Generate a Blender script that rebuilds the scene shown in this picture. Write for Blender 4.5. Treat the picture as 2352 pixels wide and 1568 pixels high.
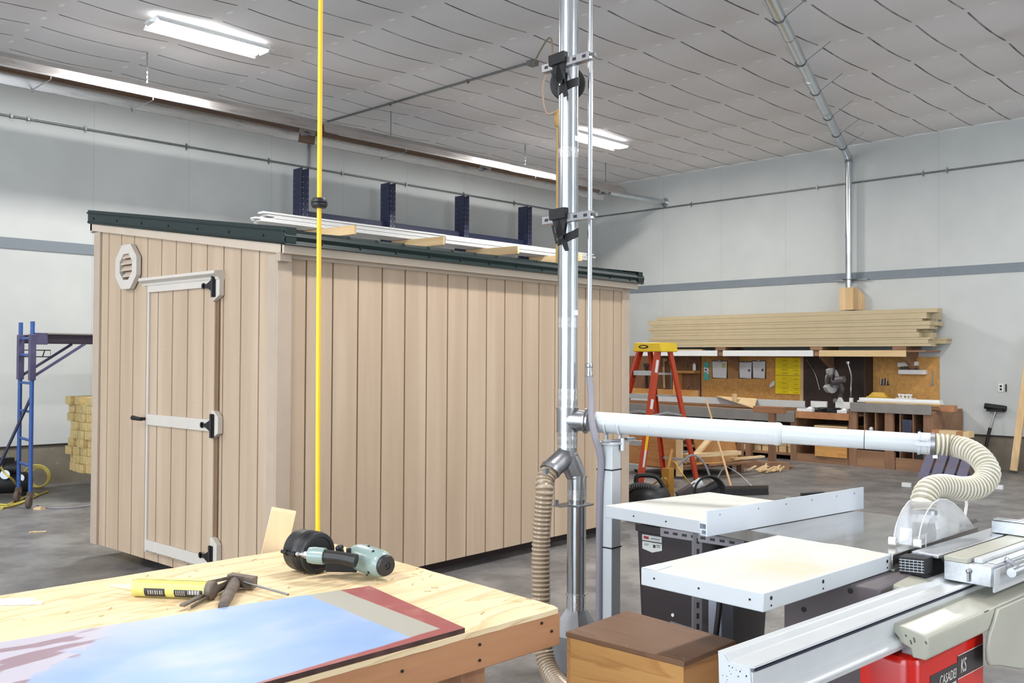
import bpy, bmesh, math, random
from mathutils import Vector, Matrix
random.seed(7)
PI = math.pi
for _o in list(bpy.data.objects):
    bpy.data.objects.remove(_o)
SC = bpy.context.scene
COL = SC.collection

# ---------------------------------------------------------------- camera, world, light, exposure
# world axes follow the tan shed: X along its long side, Y along its door side, Z up, floor at 0 (metres)
cam_d = bpy.data.cameras.new('camera')
cam_d.sensor_fit = 'HORIZONTAL'
cam_d.sensor_width = 36.0
cam_d.lens = 36.0 * 2133.54 / 2352.0
cam_d.clip_start = 0.05
cam_d.clip_end = 100
cam = bpy.data.objects.new('camera', cam_d)
COL.objects.link(cam)
cam.matrix_world = Matrix(((0.66550168, -0.01630187, -0.74621831, -3.2295), (-0.74637710, -0.00735410, -0.66548264, -4.7664), (0.00536085, 0.99984007, -0.01706151, 1.5505), (0, 0, 0, 1)))
SC.camera = cam

SC.view_settings.view_transform = 'Standard'
SC.view_settings.look = 'None'
SC.view_settings.gamma = 1.0
SC.view_settings.exposure = 0.36
SC.view_settings.use_curve_mapping = False

world = bpy.data.worlds.new('world')
SC.world = world
world.use_nodes = True
world.node_tree.nodes['Background'].inputs[0].default_value = (0.80, 0.90, 1.0, 1)   # overcast daylight outside the added doors
world.node_tree.nodes['Background'].inputs[1].default_value = 6.5

# the hall is turned a little against the shed
ROOM = Matrix.Rotation(math.radians(-3.0996), 4, 'Z')
RX, LY, CZ = 11.25, 6.869, 4.959          # right wall, left wall, ceiling height (hall axes)
LAMP_W = 120.0                             # per ceiling fixture
FIXTURES = [(x, y) for y in (4.03, -2.25, -8.5) for x in (-4.67, 1.6, 7.87)]

# unseen loading door added in the back wall to let in bluish daylight
DOOR_Y0, DOOR_Y1, DOOR_H = -9.0, 2.5, 4.4
pd = bpy.data.lights.new('added_door_portal', 'AREA'); pd.shape = 'RECTANGLE'; pd.size = DOOR_Y1 - DOOR_Y0; pd.size_y = DOOR_H
pd.cycles.is_portal = True
po = bpy.data.objects.new('added_door_portal', pd); COL.objects.link(po)
po.matrix_world = ROOM @ Matrix.Translation((-11.0, (DOOR_Y0 + DOOR_Y1) / 2, DOOR_H / 2)) @ Matrix(((0, 0, -1, 0), (1, 0, 0, 0), (0, -1, 0, 0), (0, 0, 0, 1)))

# second unseen loading door, added to send daylight onto the saw fence
NDOOR_X0, NDOOR_X1, NDOOR_H = .8, 4.4, 3.6
pd2 = bpy.data.lights.new('added_side_door_portal', 'AREA'); pd2.shape = 'RECTANGLE'; pd2.size = NDOOR_X1 - NDOOR_X0; pd2.size_y = NDOOR_H
pd2.cycles.is_portal = True
po2 = bpy.data.objects.new('added_side_door_portal', pd2); COL.objects.link(po2)
po2.matrix_world = ROOM @ Matrix.Translation(((NDOOR_X0 + NDOOR_X1) / 2, -12.0, NDOOR_H / 2)) @ Matrix(((1, 0, 0, 0), (0, 0, -1, 0), (0, 1, 0, 0), (0, 0, 0, 1)))

# ---------------------------------------------------------------- helpers
def lin(c):
    return tuple((x / 255 / 12.92) if x / 255 <= 0.04045 else ((x / 255 + 0.055) / 1.055) ** 2.4 for x in c)

W = {}
ORD = ('bottom', 'second', 'third', 'fourth', 'fifth', 'sixth', 'seventh', 'eighth', 'ninth', 'topmost')
ROWS = ('front row', 'second row', 'third row', 'rear row')

class MB:
    """collects shapes into one mesh"""
    def __init__(s, M=None):
        s.bm = bmesh.new(); s.M = M.copy() if M else Matrix()
    def _v(s, p):
        return s.bm.verts.new(s.M @ Vector(p))
    def face(s, vs, mi=0):
        try:
            f = s.bm.faces.new(vs); f.material_index = mi; return f
        except ValueError:
            return None
    def quad(s, pts, mi=0):
        return s.face([s._v(p) for p in pts], mi)
    def hexa(s, b, t, mi=0):
        """bottom ring b and top ring t of equal length"""
        n = len(b)
        vb = [s._v(p) for p in b]; vt = [s._v(p) for p in t]
        s.face(vb[::-1], mi); s.face(vt, mi)
        for i in range(n):
            s.face([vb[i], vb[(i + 1) % n], vt[(i + 1) % n], vt[i]], mi)
        return s
    def box(s, x0, x1, y0, y1, z0, z1, mi=0):
        if x0 > x1: x0, x1 = x1, x0
        if y0 > y1: y0, y1 = y1, y0
        if z0 > z1: z0, z1 = z1, z0
        return s.hexa([(x0, y0, z0), (x1, y0, z0), (x1, y1, z0), (x0, y1, z0)],
                      [(x0, y0, z1), (x1, y0, z1), (x1, y1, z1), (x0, y1, z1)], mi)
    def prism(s, pts, vec, mi=0):
        v = Vector(vec)
        return s.hexa([Vector(p) for p in pts], [Vector(p) + v for p in pts], mi)
    def slab(s, xy, z0, z1, mi=0):
        return s.hexa([(x, y, z0) for x, y in xy], [(x, y, z1) for x, y in xy], mi)
    def beam(s, p0, p1, w, h, up=(0, 0, 1), mi=0):
        """bar from p0 to p1; w sideways, h along up"""
        p0 = Vector(p0); p1 = Vector(p1); d = (p1 - p0).normalized(); u = Vector(up)
        sd = d.cross(u)
        if sd.length < 1e-5: sd = d.cross(Vector((1, 0, 0)))
        sd.normalize(); u = sd.cross(d).normalized()
        o = [sd * (w / 2) * a + u * (h / 2) * b for a, b in ((-1, -1), (1, -1), (1, 1), (-1, 1))]
        return s.hexa([p0 + q for q in o], [p1 + q for q in o], mi)
    def cyl(s, p0, p1, r0, r1=None, n=20, cap=True, mi=0):
        return s.tube([p0, p1], [r0, r0 if r1 is None else r1], n, cap, mi)
    def tube(s, pts, r, n=10, cap=True, mi=0, closed=False, valley=None):
        pts = [Vector(p) for p in pts]; m = len(pts)
        rs = list(r) if isinstance(r, (list, tuple)) else [r] * m
        rings = []; prev = None
        for i in range(m):
            if closed: t = pts[(i + 1) % m] - pts[i - 1]
            else: t = pts[min(i + 1, m - 1)] - pts[max(i - 1, 0)]
            t.normalize()
            if prev is None:
                a = Vector((0, 0, 1)) if abs(t.z) < .9 else Vector((1, 0, 0))
                nrm = t.cross(a).normalized()
            else:
                nrm = prev - t * prev.dot(t)
                if nrm.length < 1e-6: nrm = t.orthogonal()
                nrm.normalize()
            prev = nrm; b = t.cross(nrm)
            rings.append([s._v(pts[i] + (nrm * math.cos(2 * PI * k / n) + b * math.sin(2 * PI * k / n)) * rs[i]) for k in range(n)])
        for i in range(m if closed else m - 1):
            A, B = rings[i], rings[(i + 1) % m]
            m_i = valley if valley is not None and i % 4 in (1, 2) else mi
            for k in range(n):
                s.face([A[k], A[(k + 1) % n], B[(k + 1) % n], B[k]], m_i)
        if cap and not closed:
            s.face(rings[0][::-1], mi); s.face(rings[-1], mi)
        return s
    def lathe(s, prof, o, ax, n=24, mi=0, cap=True):
        """prof: (radius, distance along ax)"""
        o = Vector(o); ax = Vector(ax).normalized()
        return s.tube([o + ax * h for _, h in prof], [max(q, 1e-4) for q, _ in prof], n, cap, mi) if False else s._lathe(prof, o, ax, n, mi, cap)
    def _lathe(s, prof, o, ax, n, mi, cap):
        a = ax.orthogonal().normalized(); b = ax.cross(a)
        rings = [[s._v(o + ax * h + (a * math.cos(2 * PI * k / n) + b * math.sin(2 * PI * k / n)) * max(q, 1e-4)) for k in range(n)] for q, h in prof]
        for A, B in zip(rings, rings[1:]):
            for k in range(n):
                s.face([A[k], A[(k + 1) % n], B[(k + 1) % n], B[k]], mi)
        if cap:
            s.face(rings[0][::-1], mi); s.face(rings[-1], mi)
        return s
    def ball(s, c, r, n=14, m=9, sc=(1, 1, 1), mi=0):
        c = Vector(c)
        prof = [(math.sin(PI * i / m), -math.cos(PI * i / m)) for i in range(m + 1)]
        rings = [[s._v(c + Vector((q * math.cos(2 * PI * k / n) * sc[0] * r, q * math.sin(2 * PI * k / n) * sc[1] * r, h * sc[2] * r))) for k in range(n)] for q, h in prof[1:-1]]
        for A, B in zip(rings, rings[1:]):
            for k in range(n):
                s.face([A[k], A[(k + 1) % n], B[(k + 1) % n], B[k]], mi)
        bo = s._v(c - Vector((0, 0, r * sc[2]))); to = s._v(c + Vector((0, 0, r * sc[2])))
        for k in range(n):
            s.face([bo, rings[0][(k + 1) % n], rings[0][k]], mi); s.face([to, rings[-1][k], rings[-1][(k + 1) % n]], mi)
        return s
    def text(s, txt, M, size=.1, depth=.0004, mi=0, sx=1.0, shear=0.0):
        cu = bpy.data.curves.new('t', 'FONT'); cu.body = txt; cu.size = size; cu.extrude = depth; cu.resolution_u = 3; cu.shear = shear
        ob = bpy.data.objects.new('t', cu); COL.objects.link(ob)
        me = ob.to_mesh()
        vs = [s._v(M @ Vector((v.co.x * sx, v.co.y, v.co.z))) for v in me.vertices]
        for p in me.polygons: s.face([vs[i] for i in p.vertices], mi)
        ob.to_mesh_clear(); bpy.data.objects.remove(ob); bpy.data.curves.remove(cu)
        return s

def _mesh(name, mb, mats, Minv):
    bm = mb.bm
    bmesh.ops.recalc_face_normals(bm, faces=bm.faces)
    me = bpy.data.meshes.new(name)
    bm.to_mesh(me); bm.free()
    me.transform(Minv)
    for m in (mats if isinstance(mats, (list, tuple)) else [mats]):
        me.materials.append(m)
    for p in me.polygons: p.use_smooth = True
    me.set_sharp_from_angle(angle=math.radians(38))
    me.update()
    return me

def bev(o, w=.003, n=2):
    m = o.modifiers.new('bevel', 'BEVEL'); m.width = w; m.segments = n; m.limit_method = 'ANGLE'; m.angle_limit = math.radians(40)
    m.harden_normals = False
    return o

def thing(name, label, cat, loc=(0, 0, 0), rz=0, group=None):
    """an Empty at the thing's base that parents its parts; loc in shed axes"""
    o = bpy.data.objects.new(name, None); COL.objects.link(o)
    o.empty_display_size = .1
    o.location = loc; o.rotation_euler = (0, 0, rz)
    o['label'] = label; o['category'] = cat
    if group: o['group'] = group
    W[o] = Matrix.Translation(Vector(loc)) @ Matrix.Rotation(rz, 4, 'Z')
    return o

def part(name, mb, mats, parent, label=None, bevel=0, stuff=False):
    me = _mesh(name, mb, mats, W[parent].inverted())
    o = bpy.data.objects.new(name, me); COL.objects.link(o); o.parent = parent
    W[o] = W[parent]
    if label: o['label'] = label
    if stuff: o['kind'] = 'stuff'
    if bevel: bev(o, bevel)
    return o

def solo(name, mb, mats, label, cat, group=None, bevel=0, kind=None):
    bm = mb.bm
    xs = [v.co.x for v in bm.verts]; ys = [v.co.y for v in bm.verts]; zs = [v.co.z for v in bm.verts]
    c = Vector(((min(xs) + max(xs)) / 2, (min(ys) + max(ys)) / 2, min(zs)))
    me = _mesh(name, mb, mats, Matrix.Translation(-c))
    o = bpy.data.objects.new(name, me); COL.objects.link(o); o.location = c
    W[o] = Matrix.Translation(c)
    o['label'] = label; o['category'] = cat
    if group: o['group'] = group
    if kind: o['kind'] = kind
    if bevel: bev(o, bevel)
    return o

def struct(name, mb, mats, M=ROOM):
    me = _mesh(name, mb, mats, M.inverted())
    o = bpy.data.objects.new(name, me); COL.objects.link(o); o.matrix_world = M
    W[o] = M
    o['kind'] = 'structure'
    return o

def dup(root, loc, rz=None, label=None, group=None):
    """a copy of a thing with copies of its parts and their parts"""
    r = root.copy(); COL.objects.link(r); r.location = loc
    if rz is not None: r.rotation_euler = (0, 0, rz)
    if label: r['label'] = label
    if group: r['group'] = group
    for ch in list(root.children):
        c = ch.copy(); COL.objects.link(c); c.parent = r
        for g in list(ch.children):
            d = g.copy(); COL.objects.link(d); d.parent = c
    return r

def curve(pts, n=8):
    """smooth path through pts"""
    P = [Vector(p) for p in pts]; out = []
    for i in range(len(P) - 1):
        a = P[max(i - 1, 0)]; b = P[i]; c = P[i + 1]; d = P[min(i + 2, len(P) - 1)]
        for k in range(n):
            t = k / n
            out.append(.5 * ((2 * b) + (c - a) * t + (2 * a - 5 * b + 4 * c - d) * t * t + (3 * b - a - 3 * c + d) * t ** 3))
    out.append(P[-1]); return out

def ringed(pts, r, step, amp, n=16):
    """a corrugated hose path: returns points and radii along the curve"""
    P = curve(pts, 24); out = [P[0]]; acc = [0]
    L = [0]
    for a, b in zip(P, P[1:]): L.append(L[-1] + (b - a).length)
    tot = L[-1]; m = int(tot / step) * 4; j = 0; Q = []; R = []
    for i in range(m + 1):
        s_ = tot * i / m
        while j < len(L) - 2 and L[j + 1] < s_: j += 1
        t = (s_ - L[j]) / max(L[j + 1] - L[j], 1e-9)
        Q.append(P[j].lerp(P[j + 1], t)); R.append(r + amp * (1, .25, -1, .25)[i % 4])
    return Q, R

# ---------------------------------------------------------------- materials (all procedural)
def _new(name):
    m = bpy.data.materials.new(name); m.use_nodes = True
    nt = m.node_tree; return m, nt, nt.nodes['Principled BSDF']
def _n(nt, t, **kw):
    x = nt.nodes.new(t)
    for k, v in kw.items(): setattr(x, k, v)
    return x
def _coords(nt, sc=(1, 1, 1), kind='Object'):
    tc = _n(nt, 'ShaderNodeTexCoord'); mp = _n(nt, 'ShaderNodeMapping'); mp.inputs['Scale'].default_value = sc
    nt.links.new(tc.outputs[kind], mp.inputs['Vector']); return mp.outputs['Vector']
def _noise(nt, vec, scale, detail=4, rough=.55):
    n = _n(nt, 'ShaderNodeTexNoise'); n.inputs['Scale'].default_value = scale; n.inputs['Detail'].default_value = detail; n.inputs['Roughness'].default_value = rough
    nt.links.new(vec, n.inputs['Vector']); return n.outputs['Fac']
def _ramp(nt, fac, stops):
    r = _n(nt, 'ShaderNodeValToRGB'); e = r.color_ramp.elements
    while len(e) < len(stops): e.new(.5)
    for el, (p, c) in zip(e, stops):
        el.position = p; el.color = tuple(c) + (1,) if len(c) == 3 else c
    nt.links.new(fac, r.inputs['Fac']); return r.outputs['Color']
def _mix(nt, fac, a, b):
    m = _n(nt, 'ShaderNodeMix', data_type='RGBA')
    for s_, v in ((m.inputs[0], fac), (m.inputs[6], a), (m.inputs[7], b)):
        if isinstance(v, bpy.types.NodeSocket): nt.links.new(v, s_)
        elif isinstance(v, (int, float)): s_.default_value = v
        else: s_.default_value = tuple(v) + (1,)
    return m.outputs[2]
def _math(nt, op, a, b=0.0, c=0.0):
    m = _n(nt, 'ShaderNodeMath', operation=op)
    for s_, v in zip(m.inputs, (a, b, c)):
        if isinstance(v, bpy.types.NodeSocket): nt.links.new(v, s_)
        else: s_.default_value = v
    return m.outputs[0]
def _bump(nt, b, h, strength=.2, dist=.01):
    x = _n(nt, 'ShaderNodeBump'); x.inputs['Strength'].default_value = strength; x.inputs['Distance'].default_value = dist
    nt.links.new(h, x.inputs['Height']); nt.links.new(x.outputs['Normal'], b.inputs['Normal'])

def plain(name, c, rough=.5, metal=0.0, var=.06, scale=6, spec=.5, bump=0):
    m, nt, b = _new(name); c = lin(c)
    f = _noise(nt, _coords(nt), scale)
    col = _ramp(nt, f, [(.25, tuple(x * (1 - var) for x in c)), (.75, tuple(min(1, x * (1 + var)) for x in c))])
    nt.links.new(col, b.inputs['Base Color'])
    b.inputs['Roughness'].default_value = rough; b.inputs['Metallic'].default_value = metal
    b.inputs['Specular IOR Level'].default_value = spec
    if bump: _bump(nt, b, _noise(nt, _coords(nt), scale * 12, 3), bump, .004)
    return m

def wood(name, c, dark, axis=0, scale=14, rough=.6, knots=.0, stretch=14):
    m, nt, b = _new(name); c = lin(c); dark = lin(dark)
    sc = [1, 1, 1]; sc = [1.0 if i != axis else 1.0 / stretch for i in range(3)]
    v = _coords(nt, tuple(sc))
    f = _noise(nt, v, scale, 6, .62)
    f2 = _noise(nt, v, scale * 5, 3, .5)
    col = _ramp(nt, f, [(.3, dark), (.5, tuple((p + q) / 2 for p, q in zip(c, dark))), (.62, c)])
    col = _mix(nt, _math(nt, 'MULTIPLY', f2, .25), col, dark)
    if knots:
        k = _n(nt, 'ShaderNodeTexVoronoi'); k.inputs['Scale'].default_value = knots
        nt.links.new(_coords(nt, tuple(1 if i != axis else .45 for i in range(3))), k.inputs['Vector'])
        kk = _ramp(nt, k.outputs['Distance'], [(.03, (1, 1, 1)), (.11, (0, 0, 0))])
        col = _mix(nt, _math(nt, 'MULTIPLY', kk, .55), col, tuple(x * .45 for x in dark))
    nt.links.new(col, b.inputs['Base Color']); b.inputs['Roughness'].default_value = rough
    _bump(nt, b, f, .12, .004)
    return m

def metal(name, c, rough=.3, var=.1, scale=(3, 3, .6), brushed=False):
    m, nt, b = _new(name); c = lin(c)
    f = _noise(nt, _coords(nt, scale), 6, 4)
    nt.links.new(_ramp(nt, f, [(.3, tuple(x * (1 - var) for x in c)), (.7, tuple(min(1, x * (1 + var)) for x in c))]), b.inputs['Base Color'])
    b.inputs['Metallic'].default_value = 1.0
    r = _math(nt, 'MULTIPLY_ADD', f, .18, rough - .09)
    nt.links.new(r, b.inputs['Roughness'])
    return m

def clear(name, tint=(.95, .95, .95), rough=.05, opacity=.15):
    m, nt, b = _new(name)
    b.inputs['Base Color'].default_value = tint + (1,)
    b.inputs['Roughness'].default_value = rough
    tr = _n(nt, 'ShaderNodeBsdfTransparent'); mx = _n(nt, 'ShaderNodeMixShader')
    fr = _n(nt, 'ShaderNodeFresnel'); fr.inputs['IOR'].default_value = 1.45
    f = _math(nt, 'ADD', fr.outputs[0], opacity)
    nt.links.new(f, mx.inputs[0]); nt.links.new(tr.outputs[0], mx.inputs[1]); nt.links.new(b.outputs[0], mx.inputs[2])
    nt.links.new(mx.outputs[0], nt.nodes['Material Output'].inputs[0])
    return m

def glow(name, c, s):
    m, nt, b = _new(name)
    b.inputs['Base Color'].default_value = (.9, .9, .9, 1)
    b.inputs['Emission Color'].default_value = tuple(c) + (1,); b.inputs['Emission Strength'].default_value = s
    return m

BLACK = plain('black_plastic', (28, 27, 30), .45, var=.15)
RUBBER = plain('black_rubber', (20, 19, 21), .6, var=.1)
DARKMETAL = plain('black_iron', (24, 22, 24), .5, spec=.4)
WHITE = plain('white_enamel', (196, 200, 203), .32, var=.02)
GALV = metal('galvanized_steel', (200, 204, 208), .22, .08)
FOIL = metal('foil_tape', (225, 226, 228), .25, .15, (30, 30, 12))
STEEL = metal('dull_steel', (165, 165, 168), .38, .12)
ALU = metal('brushed_aluminium', (205, 208, 212), .34, .06, (.3, 12, 12))
PINE = wood('pine', (226, 200, 158), (205, 172, 122), 0, 9)
PINE_Z = wood('pine_upright', (222, 192, 150), (196, 160, 112), 2, 9)
PINE_Y = wood('pine_crosswise', (226, 200, 158), (205, 172, 122), 1, 9)
FIR = wood('fir', (186, 134, 92), (160, 106, 68), 0, 8, knots=3)
FIR_Z = wood('fir_upright', (170, 122, 86), (136, 92, 62), 2, 8)
FIR_Y = wood('fir_crosswise', (170, 122, 86), (136, 92, 62), 1, 8)

# ---------------------------------------------------------------- the hall (hall axes)
def m_wall(axis):
    m, nt, b = _new('wall_panel_%s' % 'xy'[axis])
    v = _coords(nt)
    sep = _n(nt, 'ShaderNodeSeparateXYZ'); nt.links.new(v, sep.inputs[0])
    x = sep.outputs[axis]
    fr = _math(nt, 'FRACT', _math(nt, 'DIVIDE', _math(nt, 'ADD', x, 50 * 1.24 - .275), 1.24))
    seam = _math(nt, 'LESS_THAN', _math(nt, 'ABSOLUTE', _math(nt, 'SUBTRACT', fr, .0)), .006)
    f = _noise(nt, v, 1.3, 3)
    col = _ramp(nt, f, [(.3, lin((190, 192, 190))), (.7, lin((199, 201, 198)))])
    spots = _ramp(nt, _noise(nt, v, 7, 2), [(.73, (0, 0, 0)), (.78, (1, 1, 1))])
    col = _mix(nt, _math(nt, 'MULTIPLY', spots, .12), col, lin((150, 150, 145)))
    col = _mix(nt, _math(nt, 'MULTIPLY', seam, .28), col, lin((120, 122, 120)))
    nt.links.new(col, b.inputs['Base Color']); b.inputs['Roughness'].default_value = .55
    return m
WALLX, WALLY = m_wall(0), m_wall(1)

def m_floor():
    m, nt, b = _new('polished_concrete')
    v = _coords(nt)
    f1 = _noise(nt, v, .55, 6, .62); f2 = _noise(nt, v, 2.6, 6, .65); f3 = _noise(nt, v, 24, 3)
    col = _ramp(nt, f1, [(.28, lin((98, 96, 95))), (.5, lin((128, 126, 125))), (.7, lin((164, 162, 158)))])
    col = _mix(nt, _ramp(nt, f2, [(.42, (0, 0, 0)), (.62, (.7, .7, .7))]), col, lin((90, 87, 86)))
    col = _mix(nt, _ramp(nt, f3, [(.66, (0, 0, 0)), (.75, (.35, .35, .35))]), col, lin((200, 196, 186)))
    nt.links.new(col, b.inputs['Base Color'])
    nt.links.new(_math(nt, 'MULTIPLY_ADD', f2, .35, .22), b.inputs['Roughness'])
    _bump(nt, b, f3, .05, .004)
    return m
def m_curb():
    m, nt, b = _new('poured_concrete')
    v = _coords(nt)
    f1 = _noise(nt, v, 1.6, 6, .6); f2 = _noise(nt, v, 11, 3)
    col = _ramp(nt, f1, [(.3, lin((98, 90, 78))), (.7, lin((134, 126, 112)))])
    col = _mix(nt, _ramp(nt, f2, [(.68, (0, 0, 0)), (.74, (.5, .5, .5))]), col, lin((190, 184, 172)))
    nt.links.new(col, b.inputs['Base Color']); b.inputs['Roughness'].default_value = .8
    _bump(nt, b, f2, .2, .006)
    return m
def m_ceiling():
    m, nt, b = _new('ceiling_blanket')
    v = _coords(nt); sep = _n(nt, 'ShaderNodeSeparateXYZ'); nt.links.new(v, sep.inputs[0])
    fr = _math(nt, 'FRACT', _math(nt, 'DIVIDE', _math(nt, 'ADD', sep.outputs[1], 50 - .033), .5))
    j = _math(nt, 'LESS_THAN', _math(nt, 'ABSOLUTE', _math(nt, 'SUBTRACT', fr, .5)), .022)
    fx = _math(nt, 'FRACT', _math(nt, 'DIVIDE', _math(nt, 'ADD', sep.outputs[0], 62.06 - .31 ), 1.2412))
    gap = _math(nt, 'LESS_THAN', _math(nt, 'ABSOLUTE', _math(nt, 'SUBTRACT', fx, .5)), .455)
    f = _noise(nt, v, 1.1, 4); f2 = _noise(nt, v, 40, 2)
    col = _ramp(nt, f, [(.3, lin((234, 231, 231))), (.7, lin((241, 238, 238)))])
    col = _mix(nt, _math(nt, 'MULTIPLY', f2, .12), col, lin((170, 166, 166)))
    dirt = _ramp(nt, _noise(nt, _coords(nt, (1, 3, 1)), 4, 3), [(.3, (.5, .5, .5)), (.6, (.95, .95, .95))])
    col = _mix(nt, _math(nt, 'MULTIPLY', _math(nt, 'MULTIPLY', j, gap), dirt), col, lin((84, 82, 84)))
    nt.links.new(col, b.inputs['Base Color']); b.inputs['Roughness'].default_value = .7
    return m
FLOOR, CURB, CEIL = m_floor(), m_curb(), m_ceiling()
STRAP = plain('ceiling_strap_white', (252, 252, 251), .5, var=.02)
BAND = plain('grey_trim', (122, 130, 137), .55, var=.05)
GAP_SHADE = plain('gap_shade', (44, 38, 34), .6)  # shadow gap below the wall panels, drawn as a dark brown strip

X0, Y0 = -11.0, -12.0
mb = MB(ROOM); mb.box(X0 - .2, RX + .2, Y0 - .2, LY + .2, -.2, 0); struct('floor', mb, FLOOR)
# ceiling: blanket panels sagging between straps that run towards the left wall
mb = MB(ROOM)
sx0 = .31 - 1.2412 * 10; nb = 19; nsub = 8
xs = [sx0 + 1.2412 * (i / nsub) for i in range(nb * nsub + 1) if X0 - .3 <= sx0 + 1.2412 * (i / nsub) <= RX + .15]
def sag(x): 
    t = ((x - sx0) / 1.2412) % 1.0
    return .026 * math.sin(PI * t)
ys = [.033 + .5 * k + d for k in range(-25, 15) for d in (0, .25)]
ys = [y for y in ys if Y0 - .3 <= y <= LY + .15]
def puff(y):
    t = ((y - .033) / .5) % 1.0
    return .008 if .2 < t < .8 else 0
g = [[mb._v((x, y, CZ - sag(x) - puff(y))) for y in ys] for x in xs]
for i in range(len(xs) - 1):
    for k in range(len(ys) - 1):
        mb.face([g[i][k], g[i][k + 1], g[i + 1][k + 1], g[i + 1][k]])
for k in range(0, nb + 1):
    x = sx0 + 1.2412 * k
    if x < RX: mb.box(x - .022, x + .022, Y0, LY, CZ - .002, CZ + .01, 1)
mb.box(X0, RX, Y0, LY, CZ + .06, CZ + .12)
struct('ceiling', mb, [CEIL, STRAP])
mb = MB(ROOM); mb.box(X0, RX + .15, LY, LY + .15, .47, CZ + .1); struct('wall_left', mb, WALLX)
mb = MB(ROOM); mb.box(RX, RX + .15, Y0, LY, .47, CZ + .1); struct('wall_right', mb, WALLY)
mb = MB(ROOM); mb.box(X0 - .15, X0, Y0, DOOR_Y0, 0, CZ + .1); mb.box(X0 - .15, X0, DOOR_Y1, LY + .15, 0, CZ + .1); mb.box(X0 - .15, X0, DOOR_Y0, DOOR_Y1, DOOR_H, CZ + .1); struct('wall_back', mb, WALLY)
mb = MB(ROOM); mb.box(X0, NDOOR_X0, Y0 - .15, Y0, 0, CZ + .1); mb.box(NDOOR_X1, RX + .15, Y0 - .15, Y0, 0, CZ + .1); mb.box(NDOOR_X0, NDOOR_X1, Y0 - .15, Y0, NDOOR_H, CZ + .1); struct('wall_near', mb, WALLX)
mb = MB(ROOM); mb.box(X0, RX + .15, LY + .012, LY + .15, 0, .47); struct('baseboard_left', mb, CURB)
mb = MB(ROOM); mb.box(RX + .012, RX + .15, Y0, LY, 0, .47); struct('baseboard_right', mb, CURB)
mb = MB(ROOM); mb.box(X0, RX, LY - .018, LY, 2.79, 2.918); struct('trim_1', mb, BAND)
mb = MB(ROOM); mb.box(RX - .018, RX, Y0, LY - .018, 2.79, 2.918); struct('trim_2', mb, BAND)
mb = MB(ROOM); mb.box(X0, RX, LY - .004, LY + .01, .462, .482); struct('trim_3', mb, GAP_SHADE)
mb = MB(ROOM); mb.box(RX - .004, RX + .01, Y0, LY, .462, .482); struct('trim_4', mb, GAP_SHADE)
mb = MB(ROOM); mb.box(RX - .03, RX, Y0, LY, CZ - .025, CZ + .01); struct('trim_5', mb, STRAP)
mb = MB(ROOM); mb.box(X0, RX - .03, LY - .03, LY, CZ - .025, CZ + .01); struct('trim_6', mb, STRAP)

# ---------------------------------------------------------------- ceiling fixtures
HOUSE = plain('lamp_housing', (235, 236, 236), .35, var=.02)
TUBE = glow('lamp_tube', (1.0, .99, .97), 14.0)
def fixture(x, y, label):
    t = thing('strip_light', label, 'ceiling light', ROOM @ Vector((x, y, CZ - .15)), ROOM.to_euler().z, 'tube lamps under the ceiling')
    L, Wd, H = .62, .2, .05
    zb = CZ - .15; zt = zb + H
    b = MB(ROOM)
    for s in (-1, 1):                                   # sloping long sides and flared ends
        b.hexa([(x - L, y + s * Wd, zb), (x + L, y + s * Wd, zb), (x + L, y + s * (Wd - .012), zb), (x - L, y + s * (Wd - .012), zb)],
               [(x - L, y + s * (Wd - .07), zt), (x + L, y + s * (Wd - .07), zt), (x + L, y + s * (Wd - .085), zt), (x - L, y + s * (Wd - .085), zt)])
    b.box(x - L, x + L, y - Wd + .07, y + Wd - .07, zt, zt + .02)
    for s in (-1, 1):
        b.hexa([(x + s * L, y - .09, zb + .01), (x + s * (L + .05), y - .05, zb + .015), (x + s * (L + .05), y + .05, zb + .015), (x + s * L, y + .09, zb + .01)],
               [(x + s * L, y - .12, zt), (x + s * (L + .03), y - .07, zt), (x + s * (L + .03), y + .07, zt), (x + s * L, y + .12, zt)])
    b.box(x - .02, x + .02, y - .004, y + .004, zb + .01, zt)
    part('housing', b, HOUSE, t)
    for k in range(4):
        yy = y - .105 + .07 * k
        b = MB(ROOM); b.cyl((x - L + .02, yy, zb + .026), (x + L - .02, yy, zb + .026), .011, n=10); part('tube', b, TUBE, t)
    for s in (-1, 1):
        b = MB(ROOM)
        b.cyl((x + s * .5, y, zt + .02), (x + s * .5, y, CZ - .02), .004, n=6); part('hanger', b, STEEL, t)
    ld = bpy.data.lights.new('fixture_light', 'AREA'); ld.shape = 'RECTANGLE'; ld.size = 1.2; ld.size_y = .3; ld.energy = LAMP_W * (.6 if (x, y) == (7.87, -2.25) else 1)
    ld.color = (1.0, .985, .96)
    lo = bpy.data.objects.new('fixture_light', ld); COL.objects.link(lo); lo.matrix_world = ROOM @ Matrix.Translation((x, y, zb + .012))
    lu = bpy.data.lights.new('ceiling_fill', 'AREA'); lu.shape = 'RECTANGLE'; lu.size = 1.2; lu.size_y = .1; lu.energy = LAMP_W * .012; lu.color = (1.0, .985, .96)   # added upward light to lift the ceiling; the housing has no slot
    uo = bpy.data.objects.new('ceiling_fill', lu); COL.objects.link(uo); uo.matrix_world = ROOM @ Matrix.Translation((x, y, zt + .03)) @ Matrix.Rotation(PI, 4, 'X')
    return t
_fl = {(1.6, 4.03): 'bright tube lamp under the ceiling above the shed door',
       (7.87, 4.03): 'bright tube lamp under the ceiling seen past the vertical dust duct'}
for fx, fy in FIXTURES:
    if fx in (-4.67,) and fy < -8 : continue
    fixture(fx, fy, _fl.get((fx, fy), 'tube lamp hanging under the ceiling beyond the picture'))

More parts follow.
